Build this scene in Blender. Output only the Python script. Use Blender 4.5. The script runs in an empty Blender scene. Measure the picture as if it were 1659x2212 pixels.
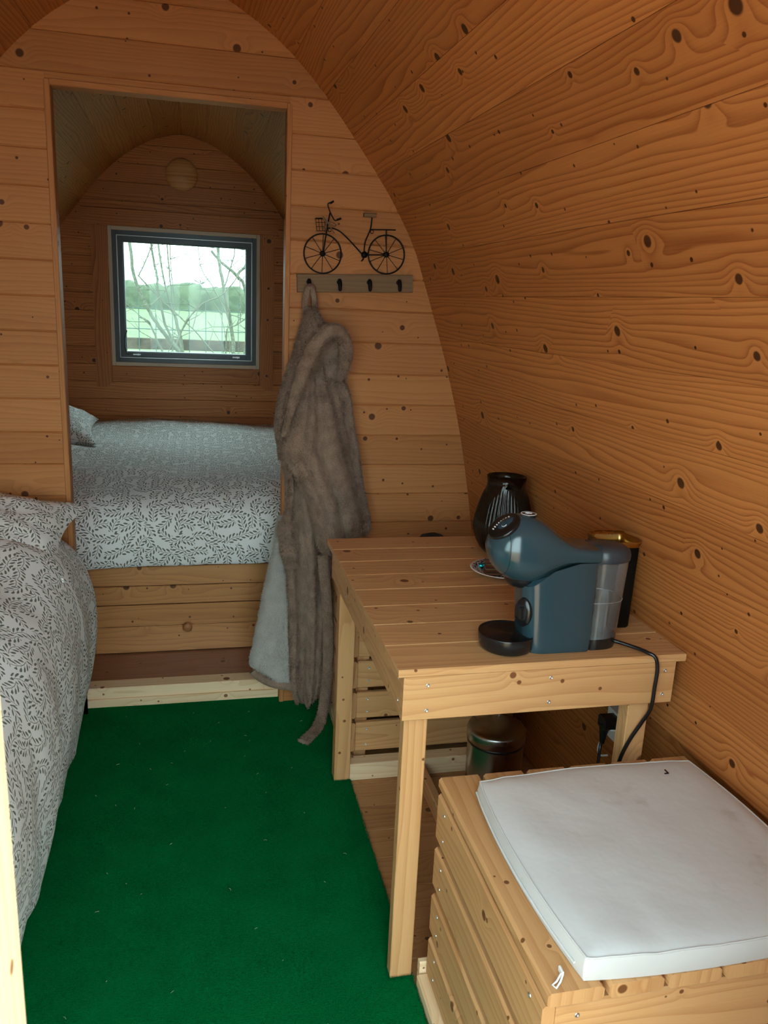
import bpy, bmesh, math, random
from mathutils import Vector, Matrix, noise as mnoise
random.seed(7)
SC = bpy.context.scene
COL = SC.collection

# ------------------------------------------------------------------ camera
CAM_H = 1.45
cam_d = bpy.data.cameras.new('camera')
cam_d.sensor_fit = 'HORIZONTAL'; cam_d.sensor_width = 36.0
cam_d.lens = 36.0 * 1736.26 / 1659.0
cam_d.clip_start = 0.02; cam_d.clip_end = 500
cam_d.dof.use_dof = True; cam_d.dof.focus_distance = 2.4; cam_d.dof.aperture_fstop = 24
cam = bpy.data.objects.new('camera', cam_d); COL.objects.link(cam)
_r = Vector((0.9746, -0.2195, 0.0450)); _u = Vector((0.0119, 0.2514, 0.9678)); _f = Vector((0.2237, 0.9427, -0.2476))
_m = Matrix((_r, _u, -_f)).transposed().to_4x4()
_m.translation = (0, 0, CAM_H)
cam.matrix_world = _m
SC.camera = cam

# ------------------------------------------------------------------ world: bright overcast sky
W = bpy.data.worlds.new('overcast_sky'); SC.world = W; W.use_nodes = True
bg = W.node_tree.nodes['Background']
bg.inputs[0].default_value = (0.73, 0.95, 1.0, 1); bg.inputs[1].default_value = 8.0
SC.view_settings.view_transform = 'Standard'; SC.view_settings.look = 'None'
SC.view_settings.exposure = 0.05; SC.view_settings.gamma = 1.0
SC.view_settings.use_curve_mapping = False
SC.cycles.use_adaptive_sampling = True; SC.cycles.adaptive_threshold = .10; SC.cycles.adaptive_min_samples = 20
SC.cycles.max_bounces = 8; SC.cycles.diffuse_bounces = 6; SC.cycles.glossy_bounces = 3
SC.cycles.transparent_max_bounces = 10; SC.cycles.transmission_bounces = 6
SC.cycles.sample_clamp_indirect = 6.0
SC.cycles.use_denoising = True
SC.cycles.caustics_reflective = False; SC.cycles.caustics_refractive = False

# ------------------------------------------------------------------ helpers
def V(*a): return Vector(a)
def link(o, parent=None):
    COL.objects.link(o)
    if parent is not None: o.parent = parent
    return o
def tag(o, label, cat=None, group=None, kind=None):
    if label: o['label'] = label
    if cat: o['category'] = cat
    if group: o['group'] = group
    if kind: o['kind'] = kind
    return o
def empty(name, label=None, cat=None, group=None, kind=None, loc=(0, 0, 0)):
    o = bpy.data.objects.new(name, None); o.empty_display_size = 0.05; o.location = loc
    COL.objects.link(o); return tag(o, label, cat, group, kind)

class MB:
    """collects verts / faces / uvs for ONE mesh object"""
    def __init__(s): s.v = []; s.f = []; s.uv = []; s.sm = []
    def face(s, pts, uvs=None, smooth=False):
        b = len(s.v); s.v += [tuple(p) for p in pts]; s.f.append(list(range(b, b + len(pts))))
        s.uv.append(uvs or [(p[0], p[1]) for p in pts]); s.sm.append(smooth)
    def grid(s, rows, uvs=None, closed_u=False, smooth=True, flip=False):
        """rows: list of equal-length lists of points"""
        b = len(s.v); n = len(rows[0])
        for r in rows: s.v += [tuple(p) for p in r]
        for i in range(len(rows) - 1):
            for j in range(n if closed_u else n - 1):
                k = (j + 1) % n
                q = [b + i * n + j, b + i * n + k, b + (i + 1) * n + k, b + (i + 1) * n + j]
                if uvs: t = [uvs[i][j], uvs[i][j + 1], uvs[i + 1][j + 1], uvs[i + 1][j]]
                else: t = [(s.v[a][0], s.v[a][2]) for a in q]
                if flip: q = q[::-1]; t = t[::-1]
                s.f.append(q); s.uv.append(t); s.sm.append(smooth)
    def cap(s, ring, flip=False, smooth=False):
        r = list(ring)
        if flip: r = r[::-1]
        s.face(r, [(p[0], p[2]) for p in r], smooth)
    def box(s, lo, hi, axis=0, ch=0.0):
        """box whose uv u runs along `axis` (metres); ch chamfers the four long edges"""
        a = axis; b = (axis + 1) % 3; c = (axis + 2) % 3
        def P(t, p, q):
            w = [0, 0, 0]; w[a] = t; w[b] = p; w[c] = q; return tuple(w)
        l = lo; h = hi
        if ch > 0:
            ring = [(l[b] + ch, l[c]), (h[b] - ch, l[c]), (h[b], l[c] + ch), (h[b], h[c] - ch),
                    (h[b] - ch, h[c]), (l[b] + ch, h[c]), (l[b], h[c] - ch), (l[b], l[c] + ch)]
        else:
            ring = [(l[b], l[c]), (h[b], l[c]), (h[b], h[c]), (l[b], h[c])]
        n = len(ring); per = [0]
        for i in range(n):
            p, q = ring[i], ring[(i + 1) % n]; per.append(per[-1] + math.dist(p, q))
        for i in range(n):
            p, q = ring[i], ring[(i + 1) % n]
            s.face([P(l[a], *p), P(h[a], *p), P(h[a], *q), P(l[a], *q)][::-1],
                   [(l[a], per[i]), (h[a], per[i]), (h[a], per[i + 1]), (l[a], per[i + 1])][::-1])
        s.face([P(l[a], *p) for p in ring][::-1], [(p[0], p[1]) for p in ring][::-1])
        s.face([P(h[a], *p) for p in ring], [(p[0], p[1]) for p in ring])
    def tube(s, pts, rad, n=8, closed=False, caps=True):
        pts = [Vector(p) for p in pts]; m = len(pts)
        rads = rad if isinstance(rad, (list, tuple)) else [rad] * m
        up = None; rows = []; uvr = []; L = 0
        for i in range(m):
            if closed: t = pts[(i + 1) % m] - pts[i - 1]
            else: t = pts[min(i + 1, m - 1)] - pts[max(i - 1, 0)]
            t.normalize()
            if up is None: up = Vector((0, 0, 1)) if abs(t.z) < .9 else Vector((1, 0, 0))
            x = up.cross(t); x.normalize(); y = t.cross(x); up = y
            if i: L += (pts[i] - pts[i - 1]).length
            rows.append([pts[i] + rads[i] * (math.cos(2 * math.pi * k / n) * x + math.sin(2 * math.pi * k / n) * y) for k in range(n)])
            uvr.append([(L, 2 * math.pi * rads[i] * k / n) for k in range(n + 1)])
        if closed: rows.append(rows[0]); uvr.append(uvr[-1])
        s.grid(rows, uvr, closed_u=True)
        if caps and not closed:
            s.cap(rows[0], True); s.cap(rows[-1])
    def lathe(s, prof, c=(0, 0, 0), n=32, axis='Z', mod=None):
        rows = []; uvr = []; L = 0
        for i, (r, z) in enumerate(prof):
            if i: L += math.dist(prof[i], prof[i - 1])
            row = []
            for k in range(n):
                a = 2 * math.pi * k / n; rr = max(r, 1e-5); zz = z
                if mod: rr, zz = mod(rr, zz, a)
                p = (rr * math.cos(a), rr * math.sin(a), zz)
                if axis == 'Y': p = (p[0], -p[2], p[1])
                row.append((c[0] + p[0], c[1] + p[1], c[2] + p[2]))
            rows.append(row); uvr.append([(L, r * 2 * math.pi * k / n) for k in range(n + 1)])
        s.grid(rows, uvr, closed_u=True)
    def build(s, name, mat, parent=None, xf=None):
        me = bpy.data.meshes.new(name)
        vs = s.v
        if xf is not None: vs = [tuple(xf @ Vector(p)) for p in vs]
        me.from_pydata(vs, [], s.f); uv = me.uv_layers.new(name='UVMap')
        k = 0
        for u in s.uv:
            for t in u: uv.data[k].uv = t; k += 1
        me.polygons.foreach_set('use_smooth', s.sm)
        me.materials.append(mat); me.update()
        return link(bpy.data.objects.new(name, me), parent)

def smooth_path(pts, k=6):
    """Catmull-Rom through points of any dimension"""
    P = [tuple(p) for p in pts]; out = []
    for i in range(len(P) - 1):
        p0 = P[max(i - 1, 0)]; p1 = P[i]; p2 = P[i + 1]; p3 = P[min(i + 2, len(P) - 1)]
        for j in range(k):
            t = j / k
            out.append(tuple(.5 * (2 * b + (c - a) * t + (2 * a - 5 * b + 4 * c - d) * t * t + (3 * b - a - 3 * c + d) * t ** 3)
                             for a, b, c, d in zip(p0, p1, p2, p3)))
    out.append(P[-1]); return out
def interp(tab, x):
    """piecewise linear through sorted (x, ...) rows"""
    if x <= tab[0][0]: return tab[0][1:]
    for a, b in zip(tab, tab[1:]):
        if x <= b[0]:
            t = (x - a[0]) / (b[0] - a[0]) if b[0] > a[0] else 0
            return tuple(p + (q - p) * t for p, q in zip(a[1:], b[1:]))
    return tab[-1][1:]

# ------------------------------------------------------------------ materials
class NT:
    def __init__(s, name):
        s.m = bpy.data.materials.new(name); s.m.use_nodes = True
        s.t = s.m.node_tree; s.b = s.t.nodes['Principled BSDF']; s.out = s.t.nodes['Material Output']
    def n(s, ty, props=None, **ins):
        x = s.t.nodes.new(ty)
        for k, v in (props or {}).items(): setattr(x, k, v)
        for k, v in ins.items():
            k2 = int(k[1:]) if k[0] == 'i' and k[1:].isdigit() else k.replace('_', ' ')
            if hasattr(v, 'is_linked') or isinstance(v, bpy.types.NodeSocket): s.t.links.new(v, x.inputs[k2])
            else: x.inputs[k2].default_value = v
        return x
    def math(s, op, a, b=0.0, c=None):
        kw = {'i0': a, 'i1': b}
        if c is not None: kw['i2'] = c
        return s.n('ShaderNodeMath', {'operation': op}, **kw).outputs[0]
    def mix(s, f, a, b, mode='MIX'):
        x = s.n('ShaderNodeMix', {'data_type': 'RGBA', 'blend_type': mode})
        for sock, v in ((x.inputs[0], f), (x.inputs[6], a), (x.inputs[7], b)):
            if isinstance(v, bpy.types.NodeSocket): s.t.links.new(v, sock)
            else: sock.default_value = v
        return x.outputs[2]
    def smooth(s, x, a, b, o0=0.0, o1=1.0):
        return s.n('ShaderNodeMapRange', {'interpolation_type': 'SMOOTHSTEP'}, Value=x, From_Min=a, From_Max=b, To_Min=o0, To_Max=o1).outputs[0]
    def noise(s, vec, scale, detail=2.0, rough=.5, dim='3D'):
        return s.n('ShaderNodeTexNoise', {'noise_dimensions': dim}, Vector=vec, Scale=scale, Detail=detail, Roughness=rough)
    def set(s, **kw):
        for k, v in kw.items():
            k = k.replace('_', ' ')
            if isinstance(v, bpy.types.NodeSocket): s.t.links.new(v, s.b.inputs[k])
            else: s.b.inputs[k].default_value = v
        return s.m
    def bump(s, h, strength=.3, dist=.002):
        b = s.n('ShaderNodeBump', None, Strength=strength, Distance=dist, Height=h)
        s.t.links.new(b.outputs[0], s.b.inputs['Normal'])

def rgb(r, g, b): return (r, g, b, 1.0)

def wood(name, light, dark, knot=(.10, .035, .012), rings=70.0, rough=.5, knots=1.0, vary=.24, contrast=.6, gloss=.2):
    t = NT(name)
    uv = t.n('ShaderNodeUVMap').outputs[0]
    rnd = t.n('ShaderNodeObjectInfo').outputs['Random']
    off = t.n('ShaderNodeCombineXYZ', None, X=t.math('MULTIPLY', rnd, 37.7), Y=t.math('MULTIPLY', rnd, 91.3), Z=0.0).outputs[0]
    p = t.n('ShaderNodeVectorMath', {'operation': 'ADD'}, i0=uv, i1=off).outputs[0]
    sep = t.n('ShaderNodeSeparateXYZ', None, Vector=p); U, Vv = sep.outputs[0], sep.outputs[1]
    # knots
    vor = t.n('ShaderNodeTexVoronoi', {'voronoi_dimensions': '2D'}, Vector=p, Scale=5.6, Randomness=1.0)
    d1 = t.math('DIVIDE', vor.outputs['Distance'], 5.6)
    k1 = t.n('ShaderNodeSeparateColor', None, Color=vor.outputs['Color'])
    vor2 = t.n('ShaderNodeTexVoronoi', {'voronoi_dimensions': '2D'}, Vector=p, Scale=9.5, Randomness=1.0)
    d2 = t.math('DIVIDE', vor2.outputs['Distance'], 9.5)
    k2 = t.n('ShaderNodeSeparateColor', None, Color=vor2.outputs['Color'])
    r1 = t.math('MULTIPLY', t.math('MULTIPLY_ADD', k1.outputs[0], .0095, .0040), knots)
    r1 = t.math('MULTIPLY', r1, t.math('GREATER_THAN', k1.outputs[1], .40))
    r2 = t.math('MULTIPLY', t.math('MULTIPLY', t.math('MULTIPLY_ADD', k2.outputs[0], .003, .002), t.math('GREATER_THAN', k2.outputs[1], .45)), knots)
    def kmask(d, r): return t.smooth(t.math('DIVIDE', d, t.math('ADD', r, 1e-5)), 1.15, .75)
    m1 = t.math('MULTIPLY', kmask(d1, r1), t.math('GREATER_THAN', r1, .001))
    m2 = t.math('MULTIPLY', kmask(d2, r2), t.math('GREATER_THAN', r2, .0005))
    km = t.math('MAXIMUM', m1, m2)
    # halo in which the grain bends round a knot
    q = t.math('DIVIDE', d1, t.math('MULTIPLY_ADD', r1, 2.6, 1e-4))
    bend = t.math('MULTIPLY', t.math('POWER', 2.718, t.math('MULTIPLY', t.math('MULTIPLY', q, q), -1.0)), t.math('MULTIPLY', r1, 190.0))
    # growth rings: long figure with cathedral arches
    st = t.n('ShaderNodeCombineXYZ', None, X=t.math('MULTIPLY', U, .6), Y=t.math('MULTIPLY', Vv, 6.0), Z=t.math('MULTIPLY', rnd, 9.0)).outputs[0]
    w = t.noise(st, 1.3, 2.5, .45).outputs[0]
    ph = t.math('ADD', t.math('ADD', t.math('MULTIPLY', Vv, rings), t.math('MULTIPLY', w, 10.0)), bend)
    saw = t.math('FRACT', ph)
    ring = t.math('POWER', saw, 2.2)
    ring = t.math('MULTIPLY', ring, t.smooth(saw, 1.0, .93))
    # fine fibre and broad colour drift
    fb = t.n('ShaderNodeCombineXYZ', None, X=t.math('MULTIPLY', U, 9.0), Y=t.math('MULTIPLY', Vv, 420.0), Z=0.0).outputs[0]
    fibre = t.noise(fb, 1.0, 2.0, .6, '2D').outputs[0]
    br = t.noise(t.n('ShaderNodeCombineXYZ', None, X=t.math('MULTIPLY', U, 1.6), Y=t.math('MULTIPLY', Vv, 9.0), Z=rnd).outputs[0], 1.0, 2.0).outputs[0]
    f = t.math('ADD', t.math('MULTIPLY', ring, contrast), t.math('MULTIPLY', t.math('SUBTRACT', fibre, .5), .45))
    f = t.n('ShaderNodeClamp', None, Value=t.math('ADD', f, t.math('MULTIPLY', t.math('SUBTRACT', br, .42), .5))).outputs[0]
    c = t.mix(f, rgb(*light), rgb(*dark))
    # darker rim and reddish glow round knots
    halo = t.math('MULTIPLY', t.smooth(t.math('DIVIDE', d1, t.math('ADD', r1, 1e-5)), 2.3, 1.0), t.math('GREATER_THAN', r1, .001))
    c = t.mix(t.math('MULTIPLY', halo, .55), c, rgb(light[0] * 1.05, light[1] * 1.05, light[2] * 1.05))
    c = t.mix(t.math('MULTIPLY', km, .96), c, rgb(*knot))
    g = t.math('MULTIPLY_ADD', rnd, vary, 1 - vary * .55)
    sc = t.n('ShaderNodeCombineColor', None, Red=g, Green=t.math('POWER', g, 1.25), Blue=t.math('POWER', g, 1.5)).outputs[0]
    c = t.mix(1.0, c, sc, 'MULTIPLY')
    t.bump(t.math('ADD', t.math('MULTIPLY', ring, -.6), t.math('MULTIPLY', fibre, .4)), .25, .0008)
    return t.set(Base_Color=c, Roughness=t.math('MULTIPLY_ADD', fibre, .15, rough - .06), Specular_IOR_Level=gloss)

M = {}
M['pine'] = wood('pine_cladding', (.53, .200, .056), (.29, .080, .018), (.06, .018, .006), rough=.45, gloss=.22, contrast=.9)
M['spruce_wall'] = wood('spruce_partition', (.475, .198, .069), (.315, .112, .034), (.085, .028, .011), rings=60, rough=.5, gloss=.15, contrast=.5, vary=.18)
M['fresh'] = wood('planed_spruce', (.63, .345, .150), (.43, .185, .064), (.17, .06, .02), rings=42, rough=.45, contrast=.6, vary=.1)
M['floor'] = wood('floor_pine', (.50, .25, .10), (.31, .12, .04), rings=40, rough=.4, gloss=.5)
M['brown'] = wood('reddish_board', (.30, .125, .052), (.20, .070, .027), rings=30, rough=.35, gloss=.5)
M['sill'] = wood('pale_spruce', (.82, .61, .38), (.66, .40, .19), (.25, .1, .04), rings=45, rough=.5, vary=.08)
M['pine_bed'] = wood('varnished_pine', (.55, .26, .095), (.34, .125, .036), (.10, .03, .01), rings=50, rough=.3, gloss=.6, vary=.14)
M['grey_wood'] = wood('weathered_wood', (.22, .128, .066), (.14, .080, .042), rings=80, rough=.6, knots=.0, vary=.05)

def plain(name, col, rough=.5, metal=0.0, spec=.5, bump=None, **kw):
    t = NT(name); co = t.n('ShaderNodeTexCoord').outputs['Object']
    n = t.noise(co, 30.0, 3.0).outputs[0]
    c = t.mix(t.math('MULTIPLY', n, .25), rgb(*col), rgb(col[0] * .8, col[1] * .8, col[2] * .8))
    if bump: t.bump(t.noise(co, bump[0], 3.0).outputs[0], bump[1], bump[2])
    return t.set(Base_Color=c, Roughness=t.math('MULTIPLY_ADD', n, .06, rough - .03), Metallic=metal, Specular_IOR_Level=spec, **kw)
M['backing'] = plain('dark_backing', (.10, .05, .025), .8)
M['black'] = plain('black_plastic', (.008, .009, .010), .22)
M['matte_black'] = plain('black_metal', (.004, .004, .004), .45, 0.0, .15)
M['blue'] = plain('slate_blue_plastic', (.022, .056, .072), .20, Coat_Weight=.35, Coat_Roughness=.12)
M['lid_grey'] = plain('dark_slate_plastic', (.035, .045, .055), .35)
M['white'] = plain('white_print', (.75, .76, .74), .4)
M['screw'] = plain('zinc_screw', (.72, .70, .66), .3, .9)
M['steel'] = plain('brushed_steel', (.42, .42, .41), .26, 1.0)
M['gold'] = plain('brass_rim', (.55, .36, .12), .28, 1.0)
M['frame'] = plain('anthracite_frame', (.028, .033, .036), .38)
M['frame_line'] = plain('aluminium_bead', (.55, .56, .56), .3, .6)
M['beige'] = plain('beige_window_trim', (.55, .42, .30), .5)
M['porcelain'] = plain('porcelain', (.80, .79, .76), .15)
M['wafer'] = plain('brown_wafer', (.17, .070, .030), .7, bump=(160, .5, .002))
M['choc'] = plain('dark_chocolate', (.030, .014, .009), .35)
M['foil_teal'] = plain('teal_foil', (.01, .30, .33), .18, .8, bump=(120, .6, .004))
M['foil_pink'] = plain('pink_foil', (.45, .08, .22), .18, .8, bump=(120, .6, .004))
M['twine'] = plain('jute_twine', (.20, .12, .06), .9)
M['straw'] = plain('straw_fleck', (.62, .58, .38), .8)
M['cloth_grey'] = plain('black_canvas', (.012, .012, .013), .8)

def glass(name, tint, gl=1.0, rough=.02, haze=0.0):
    t = NT(name)
    tr = t.n('ShaderNodeBsdfTransparent', None, Color=rgb(*tint)); gs = t.n('ShaderNodeBsdfGlossy', None, Color=rgb(1, 1, 1), Roughness=rough)
    fr = t.n('ShaderNodeFresnel', None, IOR=1.45)
    f = t.math('MULTIPLY_ADD', fr.outputs[0], gl, 0.0)
    mx = t.n('ShaderNodeMixShader', None, i0=f, i1=tr.outputs[0], i2=gs.outputs[0])
    if haze:
        df = t.n('ShaderNodeBsdfDiffuse', None, Color=rgb(.75, .77, .77)); tl = t.n('ShaderNodeBsdfTranslucent', None, Color=rgb(.75, .77, .77))
        ad = t.n('ShaderNodeMixShader', None, i0=.5, i1=df.outputs[0], i2=tl.outputs[0]); mx = t.n('ShaderNodeMixShader', None, i0=haze, i1=mx.outputs[0], i2=ad.outputs[0])
    t.t.links.new(mx.outputs[0], t.out.inputs[0]); return t.m
M['pane'] = glass('window_glass', (.93, .98, .96), .25)
M['tank'] = glass('clear_plastic', (.92, .94, .94), .6, .08, .16)
M['water'] = glass('water', (.80, .84, .84), .5, .05)
def smoky():
    t = NT('smoky_glass')
    return t.set(Base_Color=rgb(.075, .06, .042), Roughness=.07, Transmission_Weight=.85, IOR=1.35, Specular_IOR_Level=.6)
M['smoky'] = smoky()

def leaf_fabric():
    t = NT('leaf_print_cotton')
    uv = t.n('ShaderNodeUVMap').outputs[0]
    pch = .0150
    vor = t.n('ShaderNodeTexVoronoi', {'voronoi_dimensions': '2D'}, Vector=uv, Scale=21.0, Randomness=.6)
    loc = t.n('ShaderNodeVectorMath', {'operation': 'SUBTRACT'}, i0=uv, i1=vor.outputs['Position']).outputs[0]
    ang = t.math('MULTIPLY', t.n('ShaderNodeSeparateColor', None, Color=vor.outputs['Color']).outputs[0], 6.283)
    p = t.n('ShaderNodeVectorRotate', {'rotation_type': 'Z_AXIS'}, Vector=loc, Angle=ang).outputs[0]
    s = t.n('ShaderNodeSeparateXYZ', None, Vector=p); u, v = s.outputs[0], s.outputs[1]
    vl = t.math('ADD', v, t.math('MULTIPLY_ADD', t.math('MULTIPLY', u, u), 10.0, -.002))
    side = t.math('SIGN', vl); b = t.math('ABSOLUTE', vl)
    uu = t.math('ADD', u, t.math('MULTIPLY', side, pch * .25))
    a = t.math('FRACT', t.math('DIVIDE', t.math('SUBTRACT', uu, t.math('MULTIPLY', b, .95)), pch))
    a = t.math('MULTIPLY', t.math('SUBTRACT', a, .5), pch)
    a = t.math('ABSOLUTE', a)
    tt = t.n('ShaderNodeClamp', None, Value=t.math('DIVIDE', t.math('SUBTRACT', b, .0040), .0125)).outputs[0]
    wdt = t.math('MULTIPLY', t.math('MULTIPLY', t.math('POWER', tt, .8), t.math('POWER', t.math('SUBTRACT', 1.0, tt), .5)), .0105)
    leaf = t.smooth(t.math('SUBTRACT', a, wdt), .0004, -.0003)
    leaf = t.math('MULTIPLY', leaf, t.math('MULTIPLY', t.math('GREATER_THAN', tt, .001), t.math('LESS_THAN', tt, .999)))
    pet = t.math('MULTIPLY', t.smooth(a, .0009, .0004), t.math('LESS_THAN', b, .0055))
    stem = t.smooth(b, .0010, .0005)
    m = t.math('MAXIMUM', leaf, t.math('MAXIMUM', stem, pet))
    c = t.mix(t.math('MULTIPLY', m, .92), rgb(.79, .79, .77), rgb(.090, .100, .072))
    t.bump(t.noise(uv, 900.0, 2.0, .5, '2D').outputs[0], .15, .0006)
    return t.set(Base_Color=c, Roughness=.85, Specular_IOR_Level=.15, Sheen_Weight=.04)
M['leaf'] = leaf_fabric()

def fleece(name, col, col2):
    t = NT(name); co = t.n('ShaderNodeTexCoord').outputs['Object']
    n1 = t.noise(co, 26.0, 3.0).outputs[0]; n2 = t.noise(co, 330.0, 3.0, .65).outputs[0]
    f = t.math('ADD', t.math('MULTIPLY', t.math('SUBTRACT', n1, .5), 1.5), t.math('MULTIPLY', t.math('SUBTRACT', n2, .5), 1.6))
    f = t.n('ShaderNodeClamp', None, Value=t.math('ADD', f, .5)).outputs[0]
    t.bump(t.math('ADD', n2, t.math('MULTIPLY', t.noise(co, 90.0, 2.0).outputs[0], .8)), .9, .006)
    return t.set(Base_Color=t.mix(f, rgb(*col), rgb(*col2)), Roughness=.95, Specular_IOR_Level=.1, Sheen_Weight=.12, Sheen_Roughness=.5, Sheen_Tint=rgb(.9, .8, .7))
M['fleece'] = fleece('taupe_fleece', (.43, .292, .212), (.18, .114, .079))
M['fleece_pale'] = fleece('pale_fleece', (.58, .55, .49), (.42, .39, .34))

def carpet_mat():
    t = NT('green_needle_felt'); co = t.n('ShaderNodeTexCoord').outputs['Object']
    n1 = t.noise(co, 7.0, 4.0, .6).outputs[0]; n2 = t.noise(co, 420.0, 3.0, .7).outputs[0]
    st = t.n('ShaderNodeMapping', None, Vector=co, Scale=(90.0, 320.0, 1.0)).outputs[0]
    n3 = t.noise(st, 1.0, 3.0, .6).outputs[0]
    f = t.n('ShaderNodeClamp', None, Value=t.math('ADD', t.math('ADD', t.math('MULTIPLY', t.math('SUBTRACT', n1, .5), .7), t.math('MULTIPLY', t.math('SUBTRACT', n2, .5), 1.4)), t.math('MULTIPLY_ADD', t.math('SUBTRACT', n3, .5), 1.0, .5))).outputs[0]
    t.bump(t.math('ADD', n2, n3), .8, .004)
    return t.set(Base_Color=t.mix(f, rgb(.0005, .080, .019), rgb(.001, .205, .050)), Roughness=1.0, Specular_IOR_Level=.03)
M['carpet'] = carpet_mat()
def cushion_mat():
    t = NT('white_polyester'); co = t.n('ShaderNodeTexCoord').outputs['Object']
    uv = t.n('ShaderNodeUVMap').outputs[0]
    st = t.noise(co, 9.0, 4.0, .65).outputs[0]
    c = t.mix(t.smooth(st, .60, .78), rgb(.62, .62, .61), rgb(.50, .49, .45))
    t.bump(t.noise(co, 14.0, 3.0, .5).outputs[0], .35, .010)
    return t.set(Base_Color=c, Roughness=.6, Specular_IOR_Level=.35, Sheen_Weight=.1)
M['cushion'] = cushion_mat()
def outdoor(name, c1, c2, scale, rough=.9):
    t = NT(name); co = t.n('ShaderNodeTexCoord').outputs['Object']
    n = t.noise(co, scale, 5.0, .6).outputs[0]
    return t.set(Base_Color=t.mix(t.smooth(n, .35, .65), rgb(*c1), rgb(*c2)), Roughness=rough, Specular_IOR_Level=.1)
M['bark'] = outdoor('grey_bark', (.13, .14, .10), (.075, .08, .06), 60)
M['grass'] = outdoor('pale_meadow', (.105, .125, .062), (.075, .10, .052), .8)
M['wood_far'] = outdoor('distant_woodland', (.085, .105, .065), (.055, .070, .045), .6)
M['wire'] = plain('green_wire', (.03, .06, .05), .5)
M['rail'] = outdoor('weathered_rail', (.09, .075, .055), (.055, .05, .04), 14)

# ------------------------------------------------------------------ pod section
XC = -0.075
PROF = [(0, 2.362), (.1, 2.345), (.2, 2.303), (.3, 2.243), (.39, 2.172), (.49, 2.068), (.6, 1.932), (.7, 1.797), (.78, 1.662),
        (.825, 1.55), (.868, 1.43), (.907, 1.32), (.942, 1.21), (.971, 1.11), (.997, 1.01), (1.019, .91), (1.039, .81), (1.057, .71),
        (1.071, .62), (1.085, .5), (1.10, .3), (1.105, .1), (1.105, -.02)]
DENSE = smooth_path(PROF, 10)
ARC = [0.0]
for a_, b_ in zip(DENSE, DENSE[1:]): ARC.append(ARC[-1] + math.dist(a_, b_))
def prof_at(s):
    s = min(max(s, 0), ARC[-1])
    for i in range(len(ARC) - 1):
        if s <= ARC[i + 1]:
            t = (s - ARC[i]) / max(ARC[i + 1] - ARC[i], 1e-9)
            return tuple(p + (q - p) * t for p, q in zip(DENSE[i], DENSE[i + 1]))
    return DENSE[-1]
def half_w(z):
    tab = sorted([(q[1], q[0]) for q in DENSE])
    return interp(tab, z)[0]
def flare(y): return .03 * max(0.0, 2.76 - y)
def arc_at_z(z):
    return min(range(len(DENSE)), key=lambda i: abs(DENSE[i][1] - z))
S_STEP = ARC[arc_at_z(.53)]
Y0, YP0, YP1, YB = .30, 2.75, 2.80, 5.20

def shell(name, side):
    mb = MB(); rows = []
    for y in (Y0, YP0, YB + .12):
        rows.append([(XC + side * (p[0] + (flare(y) + .045) * min(1, p[0] / .3)), y, p[1] + (.04 if p[1] > 1 else .0)) for p in DENSE[::4]])
    mb.grid(rows, flip=(side > 0))
    return tag(mb.build(name, M['backing']), None, None, None, 'structure')
def curved_board(s0, s1, y0, y1, side, rec, parent):
    """tongue-and-groove board running along the pod; chamfered toward the room"""
    def pt(s, d, y):
        p = prof_at(s); a = prof_at(s - .005); b = prof_at(s + .005)
        t = Vector((b[0] - a[0], b[1] - a[1])); t.normalize(); n = Vector((-t.y, t.x))   # outward
        if n.x < 0 and p[0] > .2: n = -n
        if p[0] <= .2 and n.y < 0: n = -n
        return (XC + side * (p[0] + n.x * d + flare(y) * min(1, p[0] / .3)), y, p[1] + n.y * d)
    g = .0007
    ring = [(s0 + .00015, .018 + rec), (s0 + .00015, .0014 + rec), (s0 + g, rec), ((s0 + s1) / 2, rec), (s1 - g, rec), (s1 - .00015, .0014 + rec), (s1 - .00015, .018 + rec)]
    mb = MB(); n = len(ring); per = [0]
    for p, q in zip(ring, ring[1:]): per.append(per[-1] + math.dist(p, q))
    for (p, q, l, k) in zip(ring, ring[1:], per, per[1:]):
        f = [pt(p[0], p[1], y0), pt(p[0], p[1], y1), pt(q[0], q[1], y1), pt(q[0], q[1], y0)]
        u = [(y0, l), (y1, l), (y1, k), (y0, k)]
        if side < 0: f = f[::-1]; u = u[::-1]
        mb.face(f, u)
    for y, fl in ((y0, side > 0), (y1, side < 0)):
        r = [pt(p[0], p[1], y) for p in ring]
        mb.cap(r, fl)
    return mb.build('board', M['pine'], parent)

wall_right = shell('wall_right', 1); wall_left = shell('wall_left', -1)
N_UP = round(S_STEP / .138)
for side, wl in ((1, wall_right), (-1, wall_left)):
    js = [S_STEP * i / N_UP for i in range(N_UP + 1)]
    lower = [S_STEP + (ARC[-1] - S_STEP) * i / 5 for i in range(6)]
    for a_, b_ in list(zip(js, js[1:])):
        curved_board(a_, b_, Y0 + .05, YP0 + .02, side, 0, wl)
        curved_board(a_, b_, YP0 + .02, YB + .02, side, 0, wl)
    for a_, b_ in zip(lower, lower[1:]):
        curved_board(a_, b_, Y0 + .05, YP0 + .02, side, .022, wl)

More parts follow.
